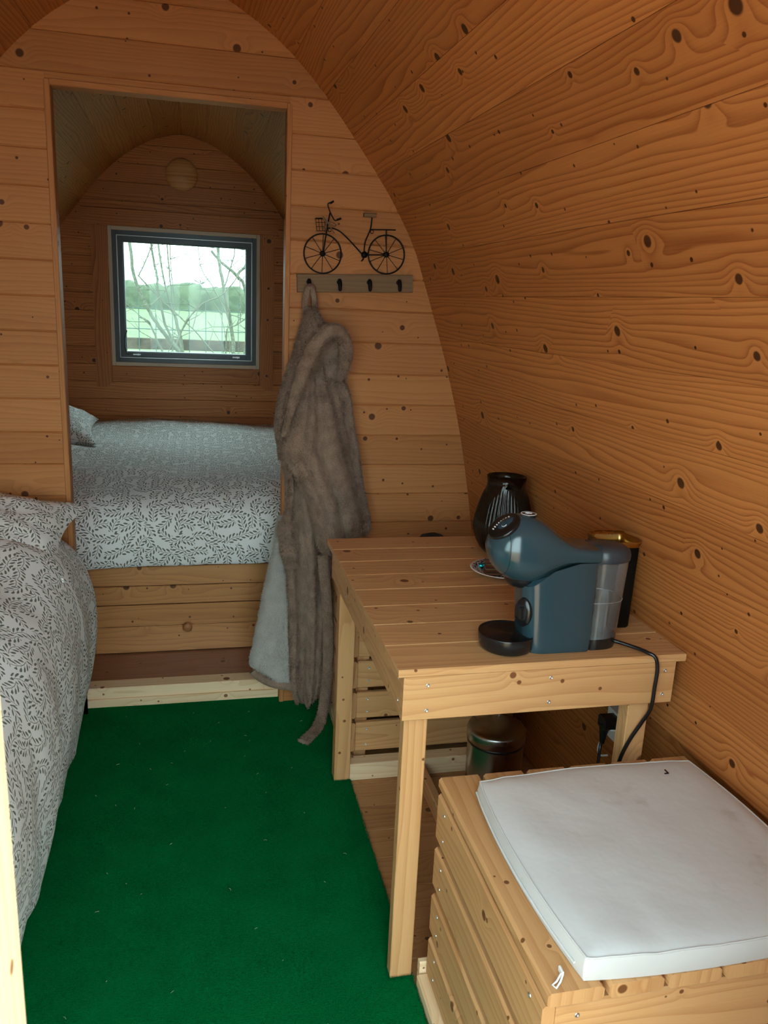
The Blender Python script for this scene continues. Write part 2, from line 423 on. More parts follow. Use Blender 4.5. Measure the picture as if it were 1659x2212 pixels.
def cross_board(z0, z1, x0, x1, yf, face, parent, name='board', mat=None, clip=True, g=.004, th=.02):
    """horizontal board of a flat wall; ends follow the pod section; face = -1 shows toward -y"""
    ring = [(z0, th), (z0, .004), (z0 + g, 0), ((z0 + z1) / 2, 0), (z1 - g, 0), (z1, .004), (z1, th)]
    def X(z):
        a, b = x0, x1
        if clip:
            h = half_w(z) + flare(yf) + .006
            a = max(a, XC - h); b = min(b, XC + h)
        return a, b
    mb = MB(); per = [0]
    for p, q in zip(ring, ring[1:]): per.append(per[-1] + math.dist(p, q))
    for p, q, l, k in zip(ring, ring[1:], per, per[1:]):
        a0, b0 = X(p[0]); a1, b1 = X(q[0])
        if b0 - a0 < .002 and b1 - a1 < .002: continue
        b0 = max(b0, a0); b1 = max(b1, a1)
        f = [(a0, yf - face * p[1], p[0]), (b0, yf - face * p[1], p[0]), (b1, yf - face * q[1], q[0]), (a1, yf - face * q[1], q[0])]
        u = [(a0, l), (b0, l), (b1, k), (a1, k)]
        if face > 0: f = f[::-1]; u = u[::-1]
        mb.face(f, u)
    for e in (0, 1):
        r = [(X(p[0])[e], yf - face * p[1], p[0]) for p in ring]
        mb.cap(r, e == 1)
    if mb.v: return mb.build(name, mat or M['pine'], parent)

# ---- partition wall (middle) with the opening
OX0, OX1, OZ1 = -.428, .292, 2.048
def section_poly(y, off=.02):
    pts = [(XC + p[0] + off + flare(y), p[1] + (off if p[1] > 1.5 else 0)) for p in DENSE[::5]]
    return pts + [(2 * XC - a, b) for a, b in pts[::-1]]
def slab_pieces(mb, y0, y1, holes, zmin=-.02, step=.02):
    """flat backing slab clipped to the pod section, with rectangular holes"""
    z = zmin
    while z < 2.39:
        z1 = min(z + step, 2.395); h = (half_w(z) + flare(y0) + .05, half_w(z1) + flare(y0) + .05)
        cuts = [(XC - h[0], XC - h[1], XC + h[0], XC + h[1])]
        for (a, b, c, d) in holes:
            if z1 > c + 1e-6 and z < d - 1e-6:
                l = cuts.pop(); cuts = cuts + [(l[0], l[1], a, a), (b, b, l[2], l[3])]
        for (l0, l1, r0, r1) in cuts:
            if r0 - l0 < .003: continue
            A = [(l0, y0, z), (r0, y0, z), (r1, y0, z1), (l1, y0, z1)]; B = [(p[0], y1, p[2]) for p in A]
            mb.face(A); mb.face(B[::-1])
            for i in range(4): j = (i + 1) % 4; mb.face([A[j], A[i], B[i], B[j]])
        z = z1
mb = MB(); slab_pieces(mb, YP0 + .017, YP1 - .017, [(OX0 - .01, OX1 + .01, -.1, 2.04 + .02)])
wall_middle = tag(mb.build('wall_middle', M['backing']), None, kind='structure')
PITCH = .1065; zb = 1.434 - PITCH * 14
k = 0
while zb < 2.34:
    z1 = min(zb + PITCH, 2.36)
    for yf, fc in ((YP0, -1), (YP1, 1)):
        if zb >= OZ1 - .001 or z1 <= -.01:
            cross_board(zb, z1, -2, 2, yf, fc, wall_middle, mat=M['spruce_wall'])
        elif z1 > OZ1:
            cross_board(zb, z1, -2, OX0, yf, fc, wall_middle, mat=M['spruce_wall']); cross_board(zb, z1, OX1, 2, yf, fc, wall_middle, mat=M['spruce_wall'])
            cross_board(OZ1 + .0015, z1, OX0, OX1, yf, fc, wall_middle, mat=M['spruce_wall'])
        else:
            cross_board(max(zb, -.008), z1, -2, OX0, yf, fc, wall_middle, mat=M['spruce_wall']); cross_board(max(zb, -.008), z1, OX1, 2, yf, fc, wall_middle, mat=M['spruce_wall'])
    zb = z1
trim = empty('trim_1', kind='structure')
for lo, hi, ax in (((OX0 - .002, YP0 - .006, -.008), (OX0 + .015, YP1 + .004, OZ1), 2), ((OX1 - .010, YP0 - .006, -.008), (OX1 + .006, YP1 + .004, OZ1), 2),
                   ((OX0 + .015, YP0 - .004, OZ1 - .014), (OX1 - .010, YP1 + .004, OZ1 + .004), 0)):
    mb = MB(); mb.box(lo, hi, ax, .002); mb.build('jamb_board', M['spruce_wall'], trim)

# ---- rear wall with the window
WX0, WX1, WZ0, WZ1 = -.485, .360, 1.050, 1.815
mb = MB(); slab_pieces(mb, YB + .017, YB + .09, [(WX0, WX1, WZ0, WZ1)])
wall_back = tag(mb.build('wall_back', M['backing']), None, kind='structure')
zb = -.01
while zb < 2.35:
    z1 = min(zb + .1045, 2.36)
    if z1 <= WZ0 or zb >= WZ1: cross_board(zb, z1, -2, 2, YB, -1, wall_back, g=.0025)
    else:
        cross_board(zb, z1, -2, WX0, YB, -1, wall_back, g=.0025); cross_board(zb, z1, WX1, 2, YB, -1, wall_back, g=.0025)
        if zb < WZ0: cross_board(zb, WZ0, WX0, WX1, YB, -1, wall_back, g=.0025)
        if z1 > WZ1: cross_board(WZ1, z1, WX0, WX1, YB, -1, wall_back, g=.0025)
    zb = z1

# ---- front wall (behind the viewer) with open doorway and a glazed light
DOOR = (-.095, .48, 0, 2.02)
mb = MB()
def slab2(mb, y0, y1, holes):
    zs = sorted({-.02, 2.36, *[h[2] for h in holes], *[h[3] for h in holes], *[i * .05 for i in range(48)]})
    zs = [z for z in zs if -.02 <= z <= 2.36]
    for z, z1 in zip(zs, zs[1:]):
        h0 = half_w(z) + flare(y0) + .02; h1 = half_w(z1) + flare(y0) + .02
        segs = [(XC - h0, XC - h1, XC + h0, XC + h1)]
        for (a, b, c, d) in holes:
            if z1 > c + 1e-6 and z < d - 1e-6:
                new = []
                for (l0, l1, r0, r1) in segs:
                    if b <= min(l0, l1) or a >= max(r0, r1): new.append((l0, l1, r0, r1)); continue
                    new += [(l0, l1, a, a), (b, b, r0, r1)]
                segs = new
        for (l0, l1, r0, r1) in segs:
            if r0 - l0 < .003 and r1 - l1 < .003: continue
            A = [(l0, y0, z), (r0, y0, z), (r1, y0, z1), (l1, y0, z1)]; B = [(p[0], y1, p[2]) for p in A]
            mb.face(A, [(p[0], p[2]) for p in A]); mb.face(B[::-1], [(p[0], p[2]) for p in B[::-1]])
            for i in range(4): j = (i + 1) % 4; mb.face([A[j], A[i], B[i], B[j]])
FW = (-.78, -.16, .68, 1.82)
slab2(mb, Y0, Y0 + .06, [(DOOR[0], DOOR[1], -.1, DOOR[3]), FW])
wall_front = tag(mb.build('wall_front', M['pine']), None, kind='structure')
door = empty('door_1', kind='structure')
for lo, hi, ax in (((DOOR[0] - .072, Y0 - .01, -.01), (DOOR[0] + .003, Y0 + .075, DOOR[3]), 2), ((DOOR[1] - .003, Y0 - .01, -.01), (DOOR[1] + .03, Y0 + .075, DOOR[3]), 2), ((DOOR[0], Y0 - .01, DOOR[3] - .03), (DOOR[1], Y0 + .075, DOOR[3]), 0)):
    mb = MB(); mb.box(lo, hi, ax, .003); mb.build('door_post', M['sill'], door)
w2 = empty('window_2', kind='structure')
for lo, hi, ax in (((FW[0], Y0, FW[2]), (FW[0] + .04, Y0 + .06, FW[3]), 2), ((FW[1] - .04, Y0, FW[2]), (FW[1], Y0 + .06, FW[3]), 2), ((FW[0], Y0, FW[2]), (FW[1], Y0 + .06, FW[2] + .04), 0), ((FW[0], Y0, FW[3] - .04), (FW[1], Y0 + .06, FW[3]), 0)):
    mb = MB(); mb.box(lo, hi, ax, .003); mb.build('window_frame', M['sill'], w2)
mb = MB(); mb.box((FW[0] + .04, Y0 + .025, FW[2] + .04), (FW[1] - .04, Y0 + .03, FW[3] - .04)); mb.build('pane', M['pane'], w2)

# ---- floor planks (run across the pod)
mb = MB(); mb.box((-1.2, Y0, -.06), (1.2, YB, -.030)); floor = tag(mb.build('floor', M['backing']), None, kind='structure')
y = Y0
while y < 2.86:
    y1 = y + .118
    mb = MB(); mb.box((-1.2, y + .0006, -.030), (1.2, y1 - .0006, -.008), 0, .0012); mb.build('plank', M['floor'], floor); y = y1
mb = MB(); mb.box((-1.08, 2.862, -.030), (.95, 3.62, .066), 0, .001); mb.build('alcove_floor_board', M['brown'], floor)
sill = empty('trim_2', kind='structure')
mb = MB(); mb.box((OX0 + .016, 2.795, -.008), (OX1 + .16, 2.865, .070), 0, .004); mb.build('sill_board', M['sill'], sill)
mb = MB(); mb.box((OX0 + .016, 2.786, -.008), (OX1 - .011, 2.796, .030), 0, .002); mb.build('sill_strip', M['sill'], sill)

# ------------------------------------------------------------------ rear window
win = empty('window_1', kind='structure')
def frame4(x0, x1, z0, z1, w, ya, yb, name, mat, parent, wz=None):
    wz = wz or w
    for lo, hi, ax in (((x0, ya, z0), (x0 + w, yb, z1), 2), ((x1 - w, ya, z0), (x1, yb, z1), 2),
                       ((x0 + w, ya, z0), (x1 - w, yb, z0 + wz), 0), ((x0 + w, ya, z1 - wz), (x1 - w, yb, z1), 0)):
        mb = MB(); mb.box(lo, hi, ax, .0015); mb.build(name, mat, parent)
frame4(-.505, .379, 1.030, 1.835, .022, YB - .020, YB + .03, 'trim_strip', M['beige'], win)
frame4(-.484, .358, 1.051, 1.814, .026, YB - .012, YB + .06, 'outer_frame', M['frame'], win)
frame4(-.458, .332, 1.077, 1.788, .005, YB - .016, YB + .05, 'bead', M['frame_line'], win)
sash = None
frame4(-.453, .327, 1.082, 1.783, .030, YB - .004, YB + .05, 'sash', M['frame'], win)
frame4(-.424, .298, 1.111, 1.754, .005, YB + .010, YB + .05, 'glazing_bead', M['frame'], win)
mb = MB(); mb.box((-.422, YB + .030, 1.113), (.296, YB + .036, 1.752)); mb.build('pane', M['pane'], win)
for x, z in ((-.36, 1.098), (.235, 1.098)):
    mb = MB(); mb.box((x - .022, YB - .013, z - .004), (x + .022, YB - .004, z + .004), 0, .002); mb.box((x + .004, YB - .020, z - .006), (x + .012, YB - .012, z + .006), 0, .002)
    mb.build('latch', M['frame_line'], win)
mb = MB(); mb.tube(smooth_path([(-.415, YB - .006, 1.24), (-.427, YB - .010, 1.19), (-.425, YB - .012, 1.13), (-.410, YB - .008, 1.10), (-.39, YB - .006, 1.108)], 5), .004, 6); mb.build('stay', M['frame'], win)
for x, z in ((-.508, 1.62), (-.495, 1.225), (.382, 1.5), (.382, 1.36)):
    mb = MB(); mb.box((x - .006, YB - .024, z - .024), (x + .006, YB - .016, z + .024), 2, .001); mb.build('hinge', M['beige'], win)
cas = empty('trim_3', kind='structure')
mb = MB(); mb.box((-.645, YB - .034, 1.835), (.490, YB - .001, 1.930), 0, .004); mb.build('head_casing', M['pine'], cas)
for a_, b_ in ((-.598, -.506), (.380, .466)):
    mb = MB(); s_ = 1 if a_ < 0 else -1
    # foot cut at an angle on the inner side
    lo, hi = (a_, b_)
    xi, xo = (hi, lo) if a_ < 0 else (lo, hi)
    pts = [(xo, .900), (xi - s_ * .035, .900), (xi, .930), (xi, 1.835), (xo, 1.835)]
    A = [(p[0], YB - .028, p[1]) for p in pts]; B = [(p[0], YB - .001, p[1]) for p in pts]
    if a_ > 0: A = A[::-1]; B = B[::-1]
    mb.face(A, [(p[2], p[0]) for p in A]); mb.face(B[::-1])
    for i in range(5): j = (i + 1) % 5; mb.face([A[j], A[i], B[i], B[j]], [(p[2], p[0] + p[1]) for p in (A[j], A[i], B[i], B[j])])
    mb.build('side_casing', M['pine'], cas)
mb = MB(); mb.box((-.506, YB - .016, .945), (.380, YB - .001, 1.030), 0, .003); mb.build('apron_board', M['pine'], cas)

# round turned vent cover
mb = MB(); mb.lathe([(.092, .0), (.092, .012), (.088, .020), (.078, .027), (.05, .034), (.02, .037), (0, .0375)], (-.079, YB, 2.142), 40, 'Y')
mb.uv = [[(v[0] * .4 + 3.1, v[1] * 2.0) for v in [(mb.v[i][0], mb.v[i][2]) for i in f]] for f in mb.f]
M['turned'] = wood('turned_pine', (.56, .27, .095), (.34, .125, .035), rings=28, rough=.45, knots=0, vary=.02, contrast=.9)
vent = tag(mb.build('vent_cover', M['turned']), 'round turned wooden vent cover above the window', 'vent cover')

# ------------------------------------------------------------------ carpet
def fbm(p, s): return mnoise.noise(Vector(p) * s)
mb = MB(); nx, ny = 30, 70; rows = []
cx0, cx1, cy0, cy1 = -.60, .452, .36, 2.786
for j in range(ny + 1):
    y = cy0 + (cy1 - cy0) * j / ny
    rows.append([(cx0 + (cx1 - cx0) * i / nx + (.003 * fbm((0, y, 3), 9) if i == nx else 0), y, -.0005 + .0012 * fbm((i * .2, y * 6, 0), 1.0)) for i in range(nx + 1)])
mb.grid(rows)
edge = [r[-1] for r in rows]
mb.grid([[(p[0], p[1], p[2]) for p in edge], [(p[0] + .001, p[1], -.008) for p in edge]], flip=True)
mb.grid([rows[0], [(p[0], p[1], -.008) for p in rows[0]]], flip=True); mb.grid([rows[-1], [(p[0], p[1], -.008) for p in rows[-1]]])
carpet = tag(mb.build('carpet', M['carpet']), 'green felt carpet laid down the middle of the floor', 'carpet')
# pile: short upright fibres
rp = random.Random(3); mb = MB()
def fibre(x, y, h, w):
    a = rp.uniform(0, 6.283); l = rp.uniform(0, .7) * h; b = rp.uniform(0, 6.283)
    mb.v += [(x - w * math.cos(a), y - w * math.sin(a), -.001), (x + w * math.cos(a), y + w * math.sin(a), -.001), (x + l * math.cos(b), y + l * math.sin(b), h)]
    n = len(mb.v); mb.f.append([n - 3, n - 2, n - 1]); mb.uv.append([(0, 0)] * 3); mb.sm.append(False)
for _ in range(90000):
    y = .75 + (2.785 - .75) * rp.random() ** 1.15
    fibre(rp.uniform(-.46, .452), y, rp.uniform(.0015, .0045), .0007)
for _ in range(5000): fibre(.452 + rp.gauss(0, .0018), rp.uniform(.8, 2.785), rp.uniform(.001, .005), .0007)
for x0, y0, x1, y1 in ((.398, 1.421, .452, 1.421), (.398, 1.421, .398, 1.455), (.398, 2.196, .452, 2.196), (.398, 2.196, .398, 2.25)):
    for _ in range(500):
        t_ = rp.random(); fibre(x0 + (x1 - x0) * t_, y0 + (y1 - y0) * t_ - .002, rp.uniform(.003, .009), .0009)
tag(mb.build('carpet_pile', M['carpet'], carpet), None, kind='stuff')
mb = MB()
for _ in range(48):
    x, y = rp.uniform(-.33, .43), rp.uniform(1.0, 2.7); a = rp.uniform(0, 3.14); l = rp.uniform(.001, .005)
    mb.tube([(x - l * math.cos(a), y - l * math.sin(a), .004), (x, y, .0055), (x + l * math.cos(a + .4), y + l * math.sin(a + .4), .004)], .0005, 4)
tag(mb.build('straw_bits', M['straw']), 'tiny pale straw bits scattered over the green carpet', 'straw', kind='stuff')

# ------------------------------------------------------------------ screws (shared mesh)
mb = MB(); mb.lathe([(.0042, 0), (.0040, .0012), (.0026, .0016), (.0022, .0006), (0, .0005)], (0, 0, 0), 10)
SCREW = mb.build('screw', M['screw']); SCREW_ME = SCREW.data; bpy.data.objects.remove(SCREW)
def screw(parent, loc, normal):
    o = bpy.data.objects.new('screw', SCREW_ME); o.location = loc
    o.rotation_euler = Vector(normal).to_track_quat('Z', 'Y').to_euler(); return link(o, parent)

# ------------------------------------------------------------------ table
table = empty('table', 'pine table with planked top and screwed aprons, coffee machine standing on it', 'table', loc=(.69, 1.86, 0))
TI = Matrix.Translation((-.69, -1.86, 0))
def tpart(name, lo, hi, ax, ch=.002, mat='fresh'):
    mb = MB(); mb.box(lo, hi, ax, ch); return mb.build(name, M[mat], table, TI)
ys = [1.400, 1.520, 1.634, 1.748, 1.862, 1.976, 2.090, 2.204, 2.318]
for a_, b_ in zip(ys, ys[1:]):
    tpart('plank', (.377, a_ + .0006, .743), (1.011, b_ - .0006, .760), 0, .0022)
tpart('front_apron', (.390, 1.406, .646), (.992, 1.426, .743), 0, .0015)
tpart('rear_apron', (.390, 2.272, .646), (.992, 2.292, .743), 0, .0015)
tpart('side_apron', (.390, 1.4265, .646), (.408, 2.2715, .743), 1, .0015)
tpart('side_apron', (.955, 1.4265, .646), (.973, 2.2715, .743), 1, .0015)
for x0, x1, y0, y1, z0 in ((.4085, .4585, 1.4265, 1.4565, 0), (.4085, .4585, 2.20, 2.245, 0), (.905, .9545, 1.4265, 1.4665, -.008), (.905, .9545, 2.20, 2.245, -.008)):
    if x0 < .5: x0 -= .0075; x1 -= .0075
    lg = tpart('leg', (x0, y0, z0), (x1, y1, .7425), 2, .002)
for x in (.440, .705, .968):
    for z in (.722, .667): screw(table, (x - .69, 1.4058 - 1.86, z), (0, -1, 0))
for y in (1.447, 2.05): 
    for z in (.722, .672): screw(table, (.3899 - .69, y - 1.86, z), (-1, 0, 0))

# ------------------------------------------------------------------ slatted storage benches
def bench(name, label, x0, x1, y0, y1, zt, zs, top_n, plinth=.020, wd='fresh'):
    B = empty(name, label, 'bench', None, None, ((x0 + x1) / 2, (y0 + y1) / 2, -.008))
    I = Matrix.Translation((-(x0 + x1) / 2, -(y0 + y1) / 2, .008))
    def part(nm, lo, hi, ax, ch=.004, mat=None):
        mb = MB(); mb.box(lo, hi, ax, ch); return mb.build(nm, M[mat or wd], B, I)
    w = (x1 - x0) / top_n
    for i in range(top_n):
        part('top_slat', (x0 + i * w, y0, zt - .024), (x0 + (i + 1) * w - .008, y1, zt), 1, .005)
    th = .020
    for (a, b) in zs:
        part('side_slat', (x0, y0 + .012, a), (x0 + th, y1 - .004, b), 1, .005)
        part('side_slat', (x1 - th, y0 + .012, a), (x1, y1 - .004, b), 1, .005)
        part('front_slat', (x0 + th + .0005, y0 + .010, a), (x1 - th - .0005, y0 + .010 + th, b), 0, .004)
        part('back_slat', (x0 + th + .0005, y1 - .004 - th, a), (x1 - th - .0005, y1 - .004, b), 0, .004)
        for z in (a + .025, b - .022):
            for y in (y0 + .055, y1 - .05): screw(B, (x0 - .0001 - (x0 + x1) / 2, y - (y0 + y1) / 2, z + .008), (-1, 0, 0))
            for x in (x0 + .055, x1 - .06): screw(B, (x - (x0 + x1) / 2, y0 + .0099 - (y0 + y1) / 2, z + .008), (0, -1, 0))
    for x in (x0 + th + .0005, x1 - th - .0405):
        for y in (y0 + .0105 + th, y1 - .0045 - th - .040):
            part('post', (x, y, .0), (x + .040, y + .040, zt - .0245), 2, .002)
    # plinth rails
    part('plinth_rail', (x0 - plinth, y0 + .02, -.008), (x0 + .030, y1 - .002, .026), 1, .003, 'sill')
    return B, part
benchA, pa = bench('storage_bench', 'slatted pine storage bench carrying the white seat cushion', .475, 1.055, .853, 1.400, .514,
               [(.031, .131 - .006), (.145, .245 - .008), (.259, .362 - .010), (.374, .480)], 6)
benchB, pb = bench('storage_bench', 'slatted pine storage bench against the partition behind the table', .456, 1.010, 2.250, 2.738, .505,
               [(.062, .163), (.178, .268), (.284, .374), (.390, .478)], 6, .002)
pb('plinth_board', (.452, 2.205, -.008), (1.0, 2.258, .050), 0, .003, 'sill')
mb = MB(); mb.box((.462, 1.404, -.008), (1.0, 1.4205, .052), 0, .003)
tag(mb.build('floor_board', M['sill']), 'pale board on edge on the floor behind the cushioned bench', 'board')
mb = MB(); mb.box((.664, 1.470, -.008), (.690, 2.204, .046), 1, .003)
tag(mb.build('floor_batten', M['fresh']), 'pine batten lying on the floor planks under the table', 'batten')

# ------------------------------------------------------------------ seat cushion
def rounded_slab(cx, cy, cz, hx, hy, hz, n=26, dome=.006, seed=0, rot=0.0, crn=.06):
    """soft cushion: top and bottom grids joined by a boxed border"""
    mb = MB(); rowsT = []; rowsB = []
    def P(u, v, s):
        # round the outline corners a little
        k = 1 - crn * (u * u * v * v)
        x = hx * u * k; y = hy * v * k
        e = max(abs(u), abs(v)) ** 14
        w = .0035 * mnoise.noise(Vector((u * 2.2 + seed, v * 2.2, s))) * (1 - e) + .0022 * mnoise.noise(Vector((u * 7 + seed, v * 1.3, s + 4)))
        z = hz * s * (1 - .32 * e) + s * dome * (1 - u * u) * (1 - v * v) + w
        c, sn = math.cos(rot), math.sin(rot)
        return (cx + c * x - sn * y, cy + sn * x + c * y, cz + z)
    def st(i):
        t = -1 + 2 * i / n; return math.copysign(1 - (1 - abs(t)) ** 1.5, t)
    for j in range(n + 1):
        rowsT.append([P(st(i), st(j), 1) for i in range(n + 1)]); rowsB.append([P(st(i), st(j), -1) for i in range(n + 1)])
    def flat(p): return (p[0], p[1], min(p[2], cz - hz * .62))
    uvT = [[(p[0], p[1]) for p in r] for r in rowsT]
    mb.grid(rowsT, uvT); mb.grid([[(p[0], p[1], cz - hz) for p in r] for r in rowsB], uvT, flip=True)
    ring = rowsT[0] + [r[-1] for r in rowsT[1:]] + rowsT[-1][-2::-1] + [r[0] for r in rowsT[-2:0:-1]]
    low = [(p[0], p[1], cz - hz) for p in ring]
    mid = []
    for p in ring:
        d = Vector((p[0] - cx, p[1] - cy, 0)); d.normalize(); mid.append((p[0] + d.x * .004, p[1] + d.y * .004, cz - hz * .1))
    per = [0]
    for a, b in zip(ring, ring[1:] + ring[:1]): per.append(per[-1] + math.dist(a, b))
    mb.grid([low, mid, ring], [[(t, 0) for t in per], [(t, hz) for t in per], [(t, 2 * hz) for t in per]], closed_u=True)
    return mb, ring, mid
cush = empty('seat_cushion', 'white square seat cushion lying on the slatted bench', 'cushion', loc=(.765, 1.100, .514))
mb, ring, mid = rounded_slab(.765, 1.092, .514 + .0245, .247, .238, .0235, rot=.012)
CI = Matrix.Translation((-.765, -1.100, -.514))
mb.build('cushion_body', M['cushion'], cush, CI)
mb = MB(); mb.tube([Vector(p) + V(0, 0, .0005) for p in ring], .0016, 5, closed=True); mb.build('piping', M['cushion'], cush, CI)
zp = [p for p in mid if p[0] < .53]; zp.sort(key=lambda p: p[1])
mb = MB(); mb.tube([(p[0] - .001, p[1], p[2] - .006) for p in zp], .0022, 6); z_o = mb.build('zip', M['cushion'], cush, CI)
mb = MB(); mb.box((.503, .872, .521), (.5065, .884, .530), 1, .001); mb.tube([(.503, .874, .526), (.494, .868, .519), (.487, .866, .5155), (.490, .860, .5155), (.499, .866, .5195), (.505, .872, .526)], .0016, 6); mb.build('zip_pull', M['white'], cush, CI)
mb = MB(); mb.box((.912, 1.268, .5655), (.9145, 1.280, .5672), 1); mb.box((.905, 1.266, .5655), (.914, 1.2685, .5672), 0)
mb.build('thread', M['black'], cush, CI)

# ------------------------------------------------------------------ alcove bed
bed = empty('bed_base', 'built-in pine bed base with a drawer in the rear alcove', 'bed', loc=(-.07, 4.1, .066))
BI = Matrix.Translation((.07, -4.1, -.066))
def bpart(nm, lo, hi, ax, mat='pine_bed', ch=.002, parent=None, inv=None):
    mb = MB(); mb.box(lo, hi, ax, ch); return mb.build(nm, M[mat], parent or bed, inv if inv is not None else BI)
YF = 3.10
DX0, DX1 = -.404, .305
for z0, z1 in ((.2715, .3475), (.349, .4285), (.430, .505)):
    bpart('front_board', (-1.10, YF, z0), (.93, YF + .02, z1 - .0012), 0)
for a_, b_ in ((-1.12, DX0 - .004), (DX1 + .004, .95)):
    for z0, z1 in ((.0665, .180), (.1815, .270)): bpart('front_board', (a_, YF, z0), (b_, YF + .02, z1), 0)
bpart('side_frame', (-1.10, YF + .0205, .0665), (-1.08, YB - .002, .500), 1); bpart('side_frame', (.93, YF + .0205, .0665), (.95, YB - .002, .500), 1)
bpart('slat_deck', (-1.079, YF + .0205, .480), (.929, YB - .002, .4995), 0)
mb = MB(); mb.box((DX0, YF - .002, .0705), (DX1, YF + .018, .1795), 0, .001)
drw = mb.build('drawer', M['pine_bed'], bed, BI)
mb = MB(); mb.box((DX0, YF - .002, .1810), (DX1, YF + .018, .2685), 0, .001); mb.build('drawer_board', M['pine_bed'], drw)
mb = MB(); mb.lathe([(.008, 0), (.008, .010), (.014, .015), (.0185, .022), (.018, .029), (.012, .034), (0, .0355)], (-.052, YF - .0015, .178), 20, 'Y')
M['knob'] = wood('turned_knob', (.36, .15, .06), (.22, .08, .03), rings=60, rough=.35, knots=0, vary=0)
kn = mb.build('knob', M['knob'], drw); kn.matrix_parent_inverse = Matrix.Identity(4); kn.data.transform(BI)
for c_ in list(drw.children):
    if c_ is not kn: c_.data.transform(BI)

def wr(p, s, a): return a * mnoise.noise(Vector(p) * s)
# duvet of the alcove bed
prof = smooth_path([(3.19, .512), (3.10, .508), (3.060, .470), (3.045, .448), (3.030, .462), (3.022, .52), (3.030, .60), (3.060, .665), (3.13, .708), (3.25, .728), (3.5, .728), (3.9, .70), (4.3, .685), (4.8, .690), (5.195, .692)], 7)
acc = [0]
for a_, b_ in zip(prof, prof[1:]): acc.append(acc[-1] + math.dist(a_, b_))
mb = MB(); rows = []; uvs = []; nx = 110
for (y, z), l in zip(prof, acc):
    r = []; u = []
    for i in range(nx + 1):
        x = -1.13 + 2.08 * i / nx
        front = max(0, min(1, (3.25 - y) / .15))
        zz = z + wr((x, y, 1), 2.3, .028) * (1 - front) + wr((x, y, 5), 6.5, .011) * (1 - .3 * front)
        yy = y + front * (wr((x, z, 2), 3.0, .022) + wr((x * 1.0, z * .6, 8), 8.0, .008))
        if front > .5 and z < .5: zz += .03 * (x + .1) * .6 + wr((x, 0, 3), 3.0, .008)
        zz += .05 * max(0, 1 - abs((x + .62) / .35)) * max(0, 1 - abs(y - 4.0) / .5)
        # sharp little creases near the jamb
        zz += .014 * math.exp(-((y - 3.5 - .35 * (x + .3)) / .05) ** 2) * math.exp(-((x + .25) / .22) ** 2)
        zz += .012 * math.exp(-((y - 3.30 + .25 * (x + .2)) / .04) ** 2) * math.exp(-((x + .15) / .25) ** 2)
        lim = half_w(zz) - .03
        xx = max(XC - lim, min(XC + lim, x))
        r.append((xx, min(yy, 5.185), max(zz, .5035) if y > 3.08 else zz)); u.append((x, l))
    rows.append(r); uvs.append(u)
mb.grid(rows, uvs, flip=False)
dv = tag(mb.build('duvet', M['leaf']), 'white duvet with green leaf sprigs spread over the alcove bed', 'duvet')

def pillow(name, label, c, hx, hy, hz, rot, tilt=(0, 0), seed=0):
    mb = MB(); n = 30; T = []; B = []; uv = []
    R = Matrix.Rotation(rot, 4, 'Z') @ Matrix.Rotation(tilt[0], 4, 'X') @ Matrix.Rotation(tilt[1], 4, 'Y')
    for j in range(n + 1):
        rt, rb, ru = [], [], []
        for i in range(n + 1):
            u, v = -1 + 2 * i / n, -1 + 2 * j / n
            k = 1 - .13 * ((1 - u * u) * abs(v) ** 3) ; k2 = 1 - .13 * ((1 - v * v) * abs(u) ** 3)
            h = (max(0, 1 - u * u) ** .55) * (max(0, 1 - v * v) ** .55)
            w = mnoise.noise(Vector((u * 2.3 + seed, v * 2.3, 1))) * .022 * h + mnoise.noise(Vector((u * 6 + seed, v * 6, 2))) * .007
            for lst, s in ((rt, 1), (rb, -1)):
                p = R @ Vector((hx * u * k2, hy * v * k, s * (hz * h + w * (s > 0)) )); lst.append(tuple(Vector(c) + p))
            ru.append((hx * u + seed, hy * v))
        T.append(rt); B.append(rb); uv.append(ru)
    mb.grid(T, uv); mb.grid(B, uv, flip=True)
    return tag(mb.build(name, M['leaf']), label, 'pillow')
pillow('pillow', 'leaf-print pillow at the left end of the alcove bed', (-.83, 4.60, .765), .30, .44, .11, .10, (0, .16), 3)

# ------------------------------------------------------------------ near bed on the left
sec = smooth_path([(-1.10, .60), (-1.04, .67), (-.92, .712), (-.74, .725), (-.58, .715), (-.46, .685), (-.385, .625), (-.348, .53), (-.338, .44), (-.345, .33), (-.365, .2), (-.388, .1), (-.405, .03), (-.410, .004)], 7)
acc = [0]
for a_, b_ in zip(sec, sec[1:]): acc.append(acc[-1] + math.dist(a_, b_))
mb = MB(); rows = []; uvs = []; ny = 120
for j in range(ny + 1):
    y = .78 + (2.738 - .78) * j / ny
    end = max(0, (y - 2.60) / .138)
    r = []; u = []
    for (x, z), l in zip(sec, acc):
        dr = max(0, min(1, (.66 - z) / .3)) if x > -.8 else 0
        xx = x + dr * (wr((y, z * .35, 1), 3.2, .018) + wr((y, z * .25, 7), 9.0, .010)) - .05 * end * end * (1 if x > -.7 else 0)
        # shallow swag folds
        xx += dr * .006 * math.sin(y * 21 + z * 5 + 2 * mnoise.noise(Vector((y * 2, z, 0))))
        zz = z + (1 - dr) * (wr((x, y, 4), 2.6, .022) + wr((x, y, 9), 7.0, .008)) * (1 if z > .3 else 0)
        if z > .3 and x > -1.0: zz += .060 * math.exp(-((y - 2.36) / .20) ** 2) * (1 - dr)
        if l >= acc[-1] - .001: zz = .004
        r.append((xx, y, max(zz, .003))); u.append((l, y))
    rows.append(r); uvs.append(u)
mb.grid(rows, uvs, flip=True)
